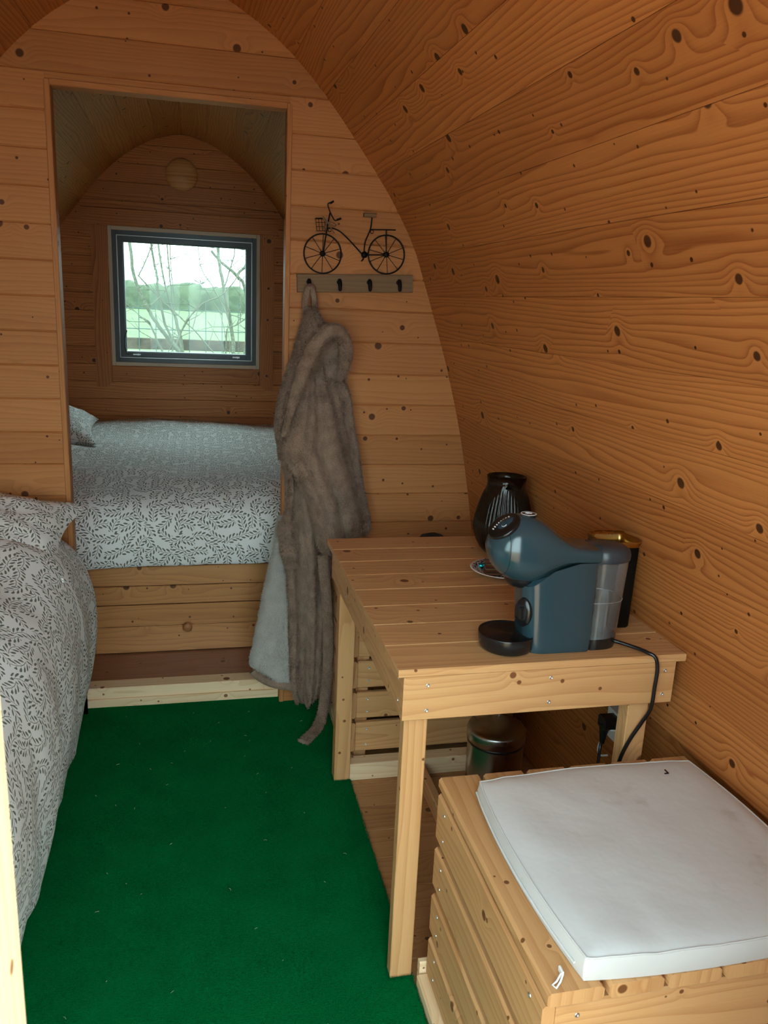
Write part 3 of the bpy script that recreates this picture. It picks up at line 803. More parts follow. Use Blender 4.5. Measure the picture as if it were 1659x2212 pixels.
# close foot and head ends
for r, fl in ((rows[0], False), (rows[-1], True)):
    low = [(p[0], p[1], .003) for p in r]; mb.grid([r, low], [[(p[0], p[2]) for p in r] + [(0, 0)], [(p[0], 0) for p in r] + [(0, 0)]], flip=fl)
tag(mb.build('duvet', M['leaf']), 'leaf-print duvet hanging to the green carpet over the single bed', 'duvet')
pillow('pillow', 'leaf-print pillow with pointed corner on the single bed', (-.745, 2.50, .752), .385, .215, .098, -.05, (.28, .10), 11)

# ------------------------------------------------------------------ coffee machine
MC = Vector((.735, 1.490, .760))
cm = empty('coffee_machine', 'slate blue capsule coffee machine with round head and clear water tank', 'coffee machine', loc=MC)
MI = Matrix.Translation(-MC); CY = 1.490
def superring(cx, cz, rx, rz, e, n, fn):
    out = []
    for k in range(n):
        a = 2 * math.pi * k / n; c, s = math.cos(a), math.sin(a)
        out.append(fn(math.copysign(abs(c) ** (2 / e), c) * rx + cx, math.copysign(abs(s) ** (2 / e), s) * rz + cz))
    return out
HEAD = smooth_path([(.5765, .984, .981, .001, 2), (.579, 1.000, .964, .024, 2), (.588, 1.019, .944, .038, 2), (.604, 1.036, .926, .050, 2), (.624, 1.047, .913, .058, 2),
        (.645, 1.051, .906, .061, 2), (.665, 1.049, .904, .061, 2), (.685, 1.040, .912, .060, 2.1), (.705, 1.026, .926, .058, 2.3), (.725, 1.010, .940, .056, 2.6),
        (.745, .997, .949, .055, 3), (.765, .990, .952, .055, 3.4), (.785, .987, .952, .055, 3.6), (.8055, .985, .952, .0545, 3.6)], 4)
mb = MB(); rows = [superring(CY, (t + b) / 2, w, max((t - b) / 2, .001), e, 40, lambda p, q, x=x: (x, p, q)) for x, t, b, w, e in HEAD]
mb.grid(rows, closed_u=True, flip=True); mb.cap(rows[0], False); mb.cap(rows[-1], True)
mb.build('head', M['blue'], cm, MI)
for xs in (.606,):
    h = interp([tuple(q) for q in HEAD], xs); t, b, w, e = h
    mb = MB(); mb.tube(superring(CY, (t + b) / 2, w * 1.001 + .0002, (t - b) / 2 + .0002, e, 60, lambda p, q: (xs, p, q)), .0006, 5, closed=True); mb.build('seam', M['black'], cm, MI)
# column: D-shaped plan, top cut by the sweep of the head
PLAN = []
for k in range(40):
    a = math.pi * .5 + math.pi * k / 39        # rounded front
    PLAN.append((.706 + .056 * math.copysign(abs(math.cos(a)) ** .75, math.cos(a)), CY + .0525 * math.copysign(abs(math.sin(a)) ** .62, math.sin(a))))
PLAN += [(.76, CY - .0525), (.797, CY - .0525), (.8045, CY - .047), (.8045, CY + .047), (.797, CY + .0525), (.76, CY + .0525)]
TOPZ = [(.64, .900), (.666, .908), (.685, .926), (.704, .941), (.729, .953), (.754, .957), (.81, .957)]
rows = []
for f in (0, .012, .05, .2, .4, .6, .8, .95, 1):
    r = []
    for x, y in PLAN:
        zt = interp(TOPZ, x)[0]; ins = .985 if f == 0 else 1
        lean = (1 - f) * .012 * max(0, (.72 - x) / .07)        # foot runs forward a little less than the shoulder
        r.append((.73 + (x + lean - .73) * ins, CY + (y - CY) * ins, .7605 + (zt - .7605) * f))
    rows.append(r)
mb = MB(); mb.grid(rows, closed_u=True); mb.cap(rows[0], True); mb.cap(rows[-1])
mb.build('column', M['blue'], cm, MI)
# water tank, water, base, lid
def tank_ring(z, k=1.0, x0=.8062):
    x1 = interp([(.76, .880), (.955, .892)], z)[0]
    pts = []
    for kk in range(24):
        a = -math.pi / 2 + math.pi * kk / 23
        pts.append((x1 - .052 + .052 * k * abs(math.cos(a)) ** .95, CY + .047 * k * math.copysign(abs(math.sin(a)) ** .85, math.sin(a)), z))
    return [(x0, CY - .047 * k, z)] + pts + [(x0, CY + .047 * k, z)]
def stack(name, zs, mat, k=1.0, x0=.8062, parent=None):
    mb = MB(); rows = [tank_ring(z, k, x0) for z in zs]; mb.grid(rows, closed_u=True); mb.cap(rows[0], True); mb.cap(rows[-1]); return mb.build(name, M[mat], cm, MI)
stack('tank_base', (.7605, .784), 'black'); stack('water_tank', (.7842, .82, .88, .952), 'tank'); stack('water', (.788, .83, .866), 'water', .93, .812)
mb = MB(); mb.tube([(p[0], p[1], p[2]) for p in tank_ring(.866, 1.004)], .0005, 5, closed=True); mb.build('waterline', M['frame_line'], cm, MI)
mb = MB(); mb.tube([(.846, CY - .01, .790), (.846, CY - .01, .862), (.848, CY - .01, .884)], [.011, .011, .006], 12); mb.build('float', M['tank'], cm, MI)
mb = MB(); rows = []
for z, k in ((.952, .97), (.954, 1.03), (.964, 1.04), (.974, 1.0), (.981, .88), (.9845, .6), (.9855, .3)):
    r = tank_ring(.955, k, .8065); rows.append([(p[0] - (1 - k) * .02, p[1], z if p[0] > .81 or True else z) for p in r])
mb.grid(rows, closed_u=True); mb.cap(rows[0], True); mb.cap(rows[-1]); mb.build('tank_lid', M['lid_grey'], cm, MI)
# control panel (lens) with printed scale and power ring
nrm = Vector((-.62, -.10, .80)); nrm.normalize(); pc = Vector((.606, CY - .004, 1.027))
PX = nrm.to_track_quat('Z', 'Y').to_matrix().to_4x4(); PX.translation = pc
mb = MB(); mb.lathe([(0, -.012), (.0335, -.012), (.0365, -.004), (.0370, .0), (.0362, .0025), (.0345, .0035), (.033, .0032), (.024, .0052), (.012, .0062), (0, .0065)], (0, 0, 0), 40)
pan = mb.build('control_panel', M['black'], cm, MI @ PX)
ex = PX.to_3x3() @ Vector((1, 0, 0)); ey = PX.to_3x3() @ Vector((0, 1, 0))
# frame of the panel: up-slope axis (in xz plane) and across axis y
aup = Vector((.80, 0, .62)); aup = (aup - nrm * aup.dot(nrm)).normalized(); acr = nrm.cross(aup).normalized()
if acr.y < 0: acr = -acr
def on_panel(u, v, h): return pc + aup * u + acr * v + nrm * (h + .0062 - 2.2 * (u * u + v * v) )
for i in range(8):
    u = -.021 + i * .0058; v = .012 - 9 * (u - 0) ** 2
    mb = MB(); p = on_panel(u, v, .0)
    du, dv_ = aup * .0013, acr * (.0024 if i not in (0, 1) else .0032)
    A = [p - du - dv_, p + du - dv_, p + du + dv_, p - du + dv_]; B = [q + nrm * .0006 for q in A]
    mb.face([tuple(q) for q in B]); mb.face([tuple(q) for q in A[::-1]])
    for a_ in range(4): b_ = (a_ + 1) % 4; mb.face([tuple(A[a_]), tuple(A[b_]), tuple(B[b_]), tuple(B[a_])])
    mb.build('scale_mark', M['white'], pan, MI)
mb = MB(); mb.tube([on_panel(.001 + .0058 * math.cos(a_ * .314), -.007 + .0058 * math.sin(a_ * .314), .0003) for a_ in range(20)], .0011, 6, closed=True)
mb.tube([on_panel(-.001, -.007, .0004), on_panel(.0035, -.007, .0004)], .0009, 6); mb.tube([on_panel(.0015, -.0095, .0004), on_panel(.0015, -.0055, .0004)], .0009, 6); mb.build('power_symbol', M['white'], pan, MI)
# round badge on top
bc = Vector((.659, CY, 1.0505)); mb = MB(); mb.lathe([(0, -.003), (.0165, -.003), (.0165, .0004), (.0150, .0012), (0, .0016)], bc, 28); bd = mb.build('badge', M['black'], cm, MI)
mb = MB(); mb.tube([bc + V(.0155 * math.cos(a_ * .2244), .0155 * math.sin(a_ * .2244), .0010) for a_ in range(28)], .0008, 5, closed=True)
for q in ((-.006, -.003, .006, -.003), (-.007, .002, .007, .002), (-.004, .006, .004, .006)):
    mb.tube([bc + V(q[0], q[1], .0018), bc + V(q[2], q[3], .0018)], .0008, 5)
mb.build('badge_print', M['white'], bd, MI)
# capsule holder under the head
mb = MB(); mb.lathe([(0, .897), (.020, .897), (.027, .902), (.034, .912), (.038, .925)], (.652, CY, 0), 32); mb.build('capsule_holder', M['black'], cm, MI)
# lever disc on the column front
mb = MB(); LX = Matrix.Translation((.6545, CY - .030, .848)) @ Vector((-.80, -.62, .02)).to_track_quat('Z', 'Y').to_matrix().to_4x4() @ Matrix.Diagonal((.62, 1.0, 1.0, 1)).to_4x4()
mb.lathe([(.031, -.010), (.0315, .003), (.029, .006), (.015, .0075), (0, .008)], (0, 0, 0), 32); lev = mb.build('lever_plate', M['black'], cm, MI @ LX)
mb = MB(); mb.box((-.006, -.012, .004), (.006, .012, .016), 1, .003); mb.build('lever', M['black'], lev, MI @ LX)
# drip tray
TC = Vector((.632, 1.484, .7605)); mb = MB()
def traymod(r, z, a):
    x = r * math.cos(a); lim = .040
    if x > lim: r = lim / max(math.cos(a), .2)
    return r, z
mb.lathe([(0, 0), (.050, 0), (.055, .003), (.0585, .010), (.0605, .024), (.0612, .034), (.0606, .0365), (.0590, .0360), (.0575, .034), (.0560, .0325)] +
         [(.0560 - i * .0028, .0325 + (.0010 if i % 2 else -.0010)) for i in range(1, 19)] + [(0, .0325)], TC, 60, 'Z', traymod)
mb.build('drip_tray', M['black'], cm, MI)
mb = MB(); mb.box((.664, CY - .040, .7605), (.690, CY + .040, .780), 1, .003); mb.build('tray_mount', M['black'], cm, MI)
# mains cord and plug
cord = smooth_path([(.858, 1.474, .773), (.884, 1.452, .770), (.910, 1.425, .767), (.920, 1.405, .7665), (.932, 1.393, .760), (.938, 1.3895, .735), (.9385, 1.391, .690), (.9395, 1.396, .640), (.930, 1.408, .600),
                    (.912, 1.416, .555), (.900, 1.424, .505), (.903, 1.450, .42), (.925, 1.52, .335), (.955, 1.60, .325), (.985, 1.655, .375), (.995, 1.668, .41)], 8)
mb = MB(); mb.tube(cord, .0042, 8); mb.build('mains_cord', M['black'], cm, MI)
mb = MB(); mb.tube([(.995, 1.666, .395), (.997, 1.668, .42), (1.000, 1.670, .445)], [.006, .010, .015], 10); mb.box((.990, 1.650, .435), (1.028, 1.690, .468), 0, .006); mb.build('plug', M['black'], cm, MI)

# wall socket behind the table leg
mb = MB(); wx = .003; mb.box((1.0285, 1.632, .395), (1.05, 1.712, .475), 0, .004); mb.lathe([(.026, 0), (.026, .004), (.022, .004), (.0215, -.0), (0, -.0)], (1.026, 1.672, .435), 20)
sk = tag(mb.build('wall_socket', M['white']), 'white wall socket low on the wall under the table', 'socket')
mb = MB(); mb.tube(smooth_path([(1.02, 1.700, .40), (1.0, 1.69, .37), (.99, 1.66, .365), (1.0, 1.64, .375)], 5), .0025, 6)
mb.build('white_lead', M['white'], sk)

# ------------------------------------------------------------------ canister
can = empty('canister', 'tall black square canister with brass rim beside the coffee machine', 'canister', loc=(.919, 1.596, .760))
KI = Matrix.Translation((-.919, -1.596, -.760)); KR = Matrix.Translation((.919, 1.596, 0)) @ Matrix.Rotation(-.05, 4, 'Z')
def sqring(h, r, z, n=6):
    out = []
    for cx, cy, a0 in ((1, 1, 0), (-1, 1, 90), (-1, -1, 180), (1, -1, 270)):
        for k in range(n):
            a = math.radians(a0 + 90 * k / (n - 1)); out.append((cx * (h - r) + r * math.cos(a), cy * (h - r) + r * math.sin(a), z))
    return out
mb = MB(); rows = [sqring(.041, .010, .7605), sqring(.0435, .012, .764), sqring(.046, .014, .955), sqring(.0445, .013, .955), sqring(.038, .011, .775)]
mb.grid(rows, closed_u=True); mb.cap(rows[0], True); mb.cap(rows[-1]); mb.build('body', M['matte_black'], can, KI @ KR)
mb = MB(); rows = [sqring(.0462, .014, .953), sqring(.050, .018, .963), sqring(.0505, .018, .966), sqring(.049, .018, .9672), sqring(.040, .012, .960), sqring(.0385, .011, .945), sqring(.0380, .011, .90)]
mb.grid(rows, closed_u=True); mb.build('rim', M['gold'], can, KI @ KR)

# ------------------------------------------------------------------ glass jug and tumbler
JC = (.866, 2.135, .7602)
def jug_mod(r, z, a):
    if .012 < z < .190: r += .0016 * math.cos(a * 46) * min(1, (z - .012) / .02, (.190 - z) / .02)
    d = (a - math.radians(286) + math.pi) % (2 * math.pi) - math.pi
    g = math.exp(-(d / .30) ** 2) * max(0, (z - .19) / .042) ** 1.5
    return r + .012 * g, z - .026 * g
mb = MB(); outer = [(0, 0), (.038, .0), (.050, .004), (.063, .018), (.075, .040), (.0845, .066), (.0865, .084), (.0835, .110), (.0755, .142), (.0665, .172), (.0590, .194), (.0562, .205), (.0556, .216), (.0572, .232)]
inner = [(r - .0035, z) for r, z in outer[::-1]][:-3] + [(.030, .012), (0, .010)]
inner[0] = (.0560, .2318)
mb.lathe(outer + inner, JC, 184, 'Z', jug_mod)
tag(mb.build('jug', M['smoky']), 'smoky ribbed glass jug with pinched spout at the back of the table', 'jug')
mb = MB(); mb.lathe([(0, 0), (.024, 0), (.026, .003), (.0295, .125), (.0285, .126), (.0275, .124), (.024, .008), (0, .007)], (.905, 1.835, .7602), 32)
tag(mb.build('tumbler', M['smoky']), 'small smoky glass tumbler behind the coffee machine', 'tumbler')

# ------------------------------------------------------------------ plate with biscuits and sweets
def plate_mat():
    t = NT('blue_transfer_print'); co = t.n('ShaderNodeTexCoord').outputs['Object']
    ln = t.n('ShaderNodeVectorMath', {'operation': 'LENGTH'}, i0=t.n('ShaderNodeVectorMath', {'operation': 'MULTIPLY'}, i0=co, i1=(1, 1, 0)).outputs[0]).outputs[1]
    n = t.noise(co, 190.0, 3.0, .7).outputs[0]
    band = t.math('MULTIPLY', t.smooth(ln, .066, .0665), t.smooth(ln, .083, .0825))
    ctr = t.smooth(ln, .0595, .0590)
    m = t.math('MULTIPLY', t.math('MAXIMUM', band, ctr), t.smooth(n, .56, .46))
    return t.set(Base_Color=t.mix(t.math('MULTIPLY', m, .95), rgb(.74, .72, .68), rgb(.012, .022, .055)), Roughness=.15)
M['plate'] = plate_mat()
PC = (.802, 1.952, .7602)
mb = MB(); mb.lathe([(0, 0), (.045, 0), (.048, .002), (.066, .008), (.0875, .0145), (.0885, .0158), (.0875, .0168), (.066, .0105), (.052, .0060), (.045, .0052), (0, .0050)], (0, 0, 0), 56)
pl = mb.build('plate', M['plate']); pl.location = PC; tag(pl, 'small plate with blue printed pattern and white rim holding biscuits', 'plate')
for i, (dx, dy, rz, dz, tx) in enumerate(((-.020, -.030, -.10, .0128, .0), (-.012, -.012, -.16, .0205, .10), (-.004, .008, -.10, .0285, .14))):
    b = empty('biscuit', ('dark striped chocolate biscuit lying undermost on the plate', 'dark striped chocolate biscuit in the middle of the plate stack', 'dark striped chocolate biscuit lying uppermost on the plate')[i], 'biscuit', 'biscuits on the plate', loc=(PC[0] + dx, PC[1] + dy, PC[2] + dz))
    b.rotation_euler = (tx, 0, rz)
    mb = MB(); mb.box((-.042, -.012, -.004), (.042, .012, .003), 0, .002); mb.build('wafer', M['wafer'], b)
    for yy in (-.011, .011):
        mb = MB(); mb.tube([(-.042, yy, .003), (0, yy, .0036), (.042, yy, .003)], .0022, 6); mb.build('chocolate_stripe', M['choc'], b)
def sweet(label, mat, c, rz):
    s = empty('wrapped_sweet', label, 'sweet', 'sweets on the plate', loc=c); s.rotation_euler = (0, 0, rz)
    mb = MB(); mb.tube([(-.012, 0, 0), (-.010, 0, 0), (-.005, 0, .001), (.005, 0, .001), (.010, 0, 0), (.012, 0, 0)], [.003, .0065, .0085, .0085, .0065, .003], 12); mb.build('sweet_body', M[mat], s)
    for d in (-1, 1):
        mb = MB()
        rows = [[(d * (.011 + .010 * r), (.0025 + .0055 * r) * math.cos(a), (.0025 + .0045 * r) * math.sin(a) * (1 + .25 * math.cos(6 * a))) for a in [k * .5236 for k in range(12)]] for r in (0, .5, 1, .6)]
        mb.grid(rows, closed_u=True, smooth=False); mb.build('twist_end', M[mat], s)
sweet('teal foil wrapped sweet on the plate', 'foil_teal', (PC[0] - .038, PC[1] + .022, PC[2] + .0175), .25)
sweet('pink foil wrapped sweet on the plate', 'foil_pink', (PC[0] - .014, PC[1] + .045, PC[2] + .0200), -.35)

# ------------------------------------------------------------------ pedal bin under the table
bn = empty('pedal_bin', 'small brushed steel pedal bin under the table', 'bin', loc=(.835, 1.975, -.008))
mb = MB(); mb.lathe([(0, .004), (.078, .004), (.080, .010), (.0815, .240), (.080, .250)], (0, 0, 0), 40); mb.build('bucket', M['steel'], bn)
mb = MB(); mb.lathe([(.0845, .0), (.0845, .014), (.082, .016)], (0, 0, 0), 40); mb.build('base_ring', M['black'], bn)
mb = MB(); mb.lathe([(.0815, .246), (.0835, .247), (.0835, .254), (.0815, .255)], (0, 0, 0), 40); mb.build('seal', M['black'], bn)
mb = MB(); mb.lathe([(.083, .254), (.0855, .257), (.0855, .284), (.083, .291), (.074, .2955), (.04, .299), (0, .300)], (0, 0, 0), 40); mb.build('lid', M['steel'], bn)
mb = MB(); mb.tube(smooth_path([(.040, .072, .235), (.044, .090, .30), (.030, .094, .330), (.0, .094, .337), (-.030, .094, .330), (-.044, .09, .30), (-.040, .072, .235)], 5), .0028, 6); mb.build('handle', M['steel'], bn)

# black bag standing on the far bench, only its corner shows over the table
mb = MB(); rows = []
for z, k in ((.5055, .95), (.52, 1.0), (.60, .97), (.66, .86), (.690, .55), (.700, .16)):
    rows.append([(.785 + .085 * k * math.copysign(abs(math.cos(a)) ** .5, math.cos(a)) * (1 if z < .65 else .8), 2.56 + .055 * k * math.copysign(abs(math.sin(a)) ** .5, math.sin(a)), z) for a in [i * math.pi / 10 for i in range(20)]])
mb.grid(rows, closed_u=True); mb.cap(rows[0], True); mb.cap(rows[-1])
tag(mb.build('toiletry_bag', M['cloth_grey']), 'black peaked bag behind the far edge of the table', 'bag')

# ------------------------------------------------------------------ coat rack with wire bicycle
RK = empty('coat_rack', 'grey wooden coat rack with four black hooks and a wire bicycle on top', 'coat rack', loc=(.516, 2.75, 1.515))
RI = Matrix.Translation((-.516, -2.75, -1.515)); TILT = Matrix.Translation((.516, 0, 1.5195)) @ Matrix.Rotation(-.0425, 4, 'Y') @ Matrix.Translation((-.516, 0, -1.5195))
mb = MB(); mb.box((.321, 2.732, 1.4905), (.711, 2.7499, 1.5485), 0, .002); mb.build('board', M['grey_wood'], RK, RI @ TILT)
for x in (.358, .459, .560, .661):
    z = 1.515 + .041 * (x - .516)
    mb = MB()
    mb.lathe([(0, .0), (.0075, .0), (.0075, .003), (.005, .004), (0, .004)], (x, 2.732, z + .008), 14, 'Y')
    mb.tube(smooth_path([(x, 2.731, z + .012), (x, 2.722, z + .013), (x, 2.713, z + .010), (x, 2.708, z - .002), (x, 2.706, z - .014), (x, 2.7065, z - .021)], 4), [.0045] * 4 + [.0062] * 6 + [.0066] * 4 + [.0058] * 4 + [.0040] * 2 + [.0022], 10)
    mb.build('hook', M['matte_black'], RK, RI)
YW = 2.738
def bike(name, paths, mat='matte_black', parent=None, xf=None):
    mb = MB()
    for p, r in paths: mb.tube([(q[0], q[2] if len(q) > 2 else YW, q[1]) for q in p], r, 6)
    return mb.build(name, M[mat], parent or RK, RI)
for wx, wz in ((.403, 1.608), (.617, 1.617)):
    mb = MB(); mb.tube([(wx + .0615 * math.cos(a * math.pi / 24), YW, wz + .0615 * math.sin(a * math.pi / 24)) for a in range(48)], .0026, 6, closed=True); wl = mb.build('wheel', M['matte_black'], RK, RI)
    for k in range(10):
        a = k * math.pi / 5 + (.30 if wx < .5 else .42)
        mb = MB(); mb.tube([(wx + .008 * math.cos(a), YW, wz + .008 * math.sin(a)), (wx + .061 * math.cos(a), YW, wz + .061 * math.sin(a))], .0011, 5); mb.build('spoke', M['matte_black'], wl, RI)
    mb = MB(); mb.lathe([(0, -.004), (.009, -.004), (.009, .003), (.006, .006), (0, .007)], (wx, YW, wz), 16, 'Y'); mb.build('hub', M['matte_black'], wl, RI)
bike('frame_bow', [(smooth_path([(.417, 1.688), (.437, 1.688), (.460, 1.679), (.488, 1.657), (.514, 1.633), (.534, 1.614)], 5), .0023)])
bike('seat_post', [(smooth_path([(.541, 1.617), (.543, 1.651), (.553, 1.677), (.5605, 1.699), (.5635, 1.732)], 5), .0023)])
mb = MB(); mb.box((.535, YW - .012, 1.7305), (.576, YW + .010, 1.7425), 0, .003); mb.build('saddle', M['grey_wood'], RK, RI)
bike('carrier', [([(.560, 1.693), (.645, 1.6965)], .0022), ([(.613, 1.694), (.6165, 1.618)], .0020), ([(.541, 1.612), (.617, 1.616)], .0024)])
bike('frame_curl', [([(.565 + .0055 * math.cos(a * .5), 1.686 + .0055 * math.sin(a * .5)) for a in range(13)], .0014), ([(.424 + .0055 * math.cos(a * .5), 1.683 + .0055 * math.sin(a * .5)) for a in range(13)], .0014)])
bike('fork', [([(.405, 1.612), (.413, 1.669), (.417, 1.697), (.4235, 1.735)], .0025)])
bike('handlebar', [(smooth_path([(.424, 1.765, YW - .012), (.414, 1.760, YW - .012), (.4235, 1.736, YW - .008), (.437, 1.713, YW - .014), (.446, 1.714, YW - .016)], 4), .0021)])
bike('grip', [([(.422, 1.7635, YW - .012), (.433, 1.7705, YW - .012)], .0036)]); bike('grip', [([(.444, 1.7135, YW - .016), (.458, 1.7195, YW - .016)], .0036)])
mb = MB(); mb.lathe([(0, -.003), (.0105, -.003), (.0105, .004), (0, .005)], (.542, YW, 1.6125), 16, 'Y'); mb.tube([(.540, YW, 1.606), (.536, YW - .006, 1.596)], .0014, 5); mb.tube([(.539, YW - .006, 1.599), (.531, YW - .006, 1.591)], .0022, 5); mb.build('crank', M['matte_black'], RK, RI)
mb = MB(); by = YW - .022
for i in range(4):
    t = i / 3; mb.tube([(.3745 + .029 * t, by, 1.714), (.379 + .028 * t, by, 1.677)], .0010, 5)
    mb.tube([(.3745 + .0045 * t, by, 1.714 - .0375 * t), (.4040 + .004 * t, by, 1.7155 - .038 * t)], .0010, 5)
for x, z in ((.3745, 1.714), (.404, 1.7155), (.379, 1.677), (.407, 1.677)): mb.tube([(x, by, z), (x + .001, YW - .002, z)], .0010, 5)
mb.tube([(.3745, by, 1.714), (.404, by, 1.7155), (.404, YW - .002, 1.7155), (.3745, YW - .002, 1.714)], .0013, 5, closed=True)
mb.build('basket', M['matte_black'], RK, RI)
mb = MB(); c = Vector((.412, YW - .024, 1.704))
for pts in ([(0, 0, 0), (-.010, -.004, .010), (-.016, -.002, .016), (-.012, -.006, .006), (0, 0, 0)], [(0, 0, 0), (.014, -.004, .000), (.028, -.002, -.006), (.020, -.006, -.011), (0, 0, 0)], [(0, 0, 0), (.010, -.003, -.014), (.024, 0, -.032)], [(0, 0, 0), (-.006, -.003, -.012), (-.013, 0, -.022)], [(-.004, -.005, .004), (.004, -.006, -.004)]):
    mb.tube([c + Vector(p) for p in smooth_path(pts, 4)], .0019, 6)
mb.build('twine_bow', M['twine'], RK, RI)

# ------------------------------------------------------------------ fleece robe on the first hook
RB = empty('bathrobe', 'taupe fleece hooded bathrobe hanging from the first hook', 'bathrobe', loc=(.36, 2.66, 1.49))
ROI = Matrix.Translation((-.36, -2.66, -1.49))
FUZZ = []
def drape(name, left, right, yc, thick, folds, mat='fleece', nz=60, n=56, seed=0, e=2.2, zf=None, creases=()):
    """closed hanging body of cloth: left/right outlines [(z, x)], yc/thick tables [(z, y)], folds [(k, phase, amp, drift)]"""
    left = sorted(left); right = sorted(right)
    z1 = min(left[-1][0], right[-1][0]); z0 = max(left[0][0], right[0][0])
    L = sorted(smooth_path(left, 5)); Rr = sorted(smooth_path(right, 5)); mb = MB(); rows = []
    for j in range(nz + 1):
        z = z1 + (z0 - z1) * j / nz
        xl = interp(L, z)[0]; xr = interp(Rr, z)[0]
        y = interp(yc, z)[0]; th = interp(thick, z)[0]; hw = max((xr - xl) / 2, .004); xc = (xl + xr) / 2
        endk = min(1, (min(j, nz - j) + .25) / 3) ** .5
        row = []
        for k in range(n):
            a = 2 * math.pi * k / n; c, s = math.cos(a), math.sin(a)
            u = math.copysign(abs(c) ** (2 / e), c); w = math.copysign(abs(s) ** (2 / e), s)
            f = 0
            for kk, ph, am, dr in folds:
                v = math.sin(kk * u + ph + dr * z + .6 * mnoise.noise(Vector((z * 4, kk, seed)))); f += am * (abs(v) ** 1.4 * math.copysign(1, v))
            for u0, dp, wd, dr in creases: f -= dp * math.exp(-((u - u0 - dr * (z - z0)) / wd) ** 2)
            yy = y - w * th * endk
            if w > 0: yy -= f * min(1, w * 1.6)
            x = xc + u * hw * (.97 + .03 * endk)
            d = .004 * mnoise.noise(Vector((x * 26, z * 26, seed + w))) + .0022 * mnoise.noise(Vector((x * 70, z * 70, seed + w)))
            zz = z + (zf(u) * (j / nz) ** 6 if zf else 0)
            row.append((x + c * d, min(yy - w * d, 2.744), max(zz, .004)))
        rows.append(row)
    mb.grid(rows, closed_u=True, flip=False); mb.cap(rows[0], False); mb.cap(rows[-1], True)
    FUZZ.append((rows, mat))
    return mb.build(name, M[mat], RB, ROI)
# loop over the hook
mb = MB(); mb.tube(smooth_path([(.346, 2.705, 1.425), (.345, 2.702, 1.46), (.352, 2.698, 1.492), (.360, 2.697, 1.5015), (.368, 2.700, 1.488), (.376, 2.708, 1.455), (.378, 2.712, 1.425)], 5), .0105, 10); mb.build('hanging_loop', M['fleece'], RB, ROI)
# back and shoulders behind everything
drape('robe_back', [(1.43, .345), (1.36, .328), (1.30, .310), (1.234, .287), (1.158, .264), (1.097, .253), (1.051, .251), (.973, .266), (.894, .280), (.80, .288), (.60, .30)],
      [(1.43, .378), (1.40, .392), (1.375, .430), (1.33, .465), (1.27, .470), (1.20, .478), (1.1, .49), (.9, .46), (.75, .44), (.60, .435)],
      [(.6, 2.690), (1.1, 2.690), (1.43, 2.705)], [(.6, .040), (1.1, .046), (1.35, .038), (1.43, .022)], [(4, .5, .006, 2)], seed=1)
# hood front: left fall of cloth from the loop down the collar edge
drape('hood', [(1.44, .345), (1.36, .327), (1.30, .308), (1.234, .285), (1.158, .260), (1.097, .248), (1.051, .246), (1.00, .252), (.94, .262)],
      [(1.44, .378), (1.405, .392), (1.375, .428), (1.352, .455), (1.325, .40), (1.29, .372), (1.22, .345), (1.15, .318), (1.09, .302), (1.03, .288), (.94, .276)],
      [(.94, 2.640), (1.15, 2.632), (1.30, 2.640), (1.40, 2.665), (1.44, 2.690)], [(.94, .030), (1.1, .046), (1.3, .050), (1.38, .040), (1.44, .020)], [(3.5, 1.0, .008, 5), (6, .2, .005, 2)], seed=2, creases=[(-.05, .024, .12, .5)])
mb = MB(); hp = smooth_path([(.268, 2.575, 1.03), (.284, 2.568, 1.10), (.303, 2.562, 1.17), (.328, 2.556, 1.245), (.355, 2.553, 1.312), (.388, 2.556, 1.360), (.425, 2.566, 1.370), (.454, 2.585, 1.344), (.468, 2.605, 1.300), (.466, 2.630, 1.250), (.458, 2.655, 1.205)], 6)
mb.tube([(p[0] + .003 * mnoise.noise(Vector(p) * 30), p[1], p[2]) for p in hp], [.010 + .013 * min(1, i / 16, (len(hp) - 1 - i) / 9) for i in range(len(hp))], 14)
FUZZ.append(([[Vector(p) + .021 * V(math.cos(a), -abs(math.sin(a)), math.sin(a)) for a in [k * .5 for k in range(12)]] for p in hp], 'fleece'))
mb.build('hood_edge', M['fleece'], RB, ROI)
# near sleeve, far sleeve
drape('sleeve', [(1.345, .375), (1.255, .335), (1.136, .309), (1.075, .290), (.984, .259), (.93, .288), (.891, .309), (.796, .350), (.715, .370), (.645, .392), (.628, .412)],
      [(1.345, .392), (1.252, .404), (1.161, .420), (.99, .458), (.829, .502), (.68, .533), (.628, .525)],
      [(.63, 2.572), (.9, 2.566), (1.1, 2.600), (1.22, 2.655), (1.34, 2.695)], [(.63, .050), (.8, .062), (1.0, .058), (1.2, .040), (1.345, .018)], [(2.6, .4, .012, 3), (5.5, 1.2, .006, -4)], seed=3, creases=[(.30, .030, .09, -.25), (-.45, .022, .10, .35)])
drape('sleeve', [(1.33, .392), (1.252, .400), (1.161, .415), (.99, .452), (.829, .495), (.66, .525)],
      [(1.33, .418), (1.238, .462), (1.163, .496), (1.054, .518), (.926, .540), (.795, .566), (.70, .587), (.66, .575)],
      [(.66, 2.680), (.9, 2.680), (1.2, 2.690), (1.33, 2.705)], [(.66, .044), (.9, .046), (1.2, .034), (1.33, .02)], [(3.0, 1.4, .010, 3), (6, .2, .005, 2)], seed=4, creases=[(.15, .020, .10, .2)])
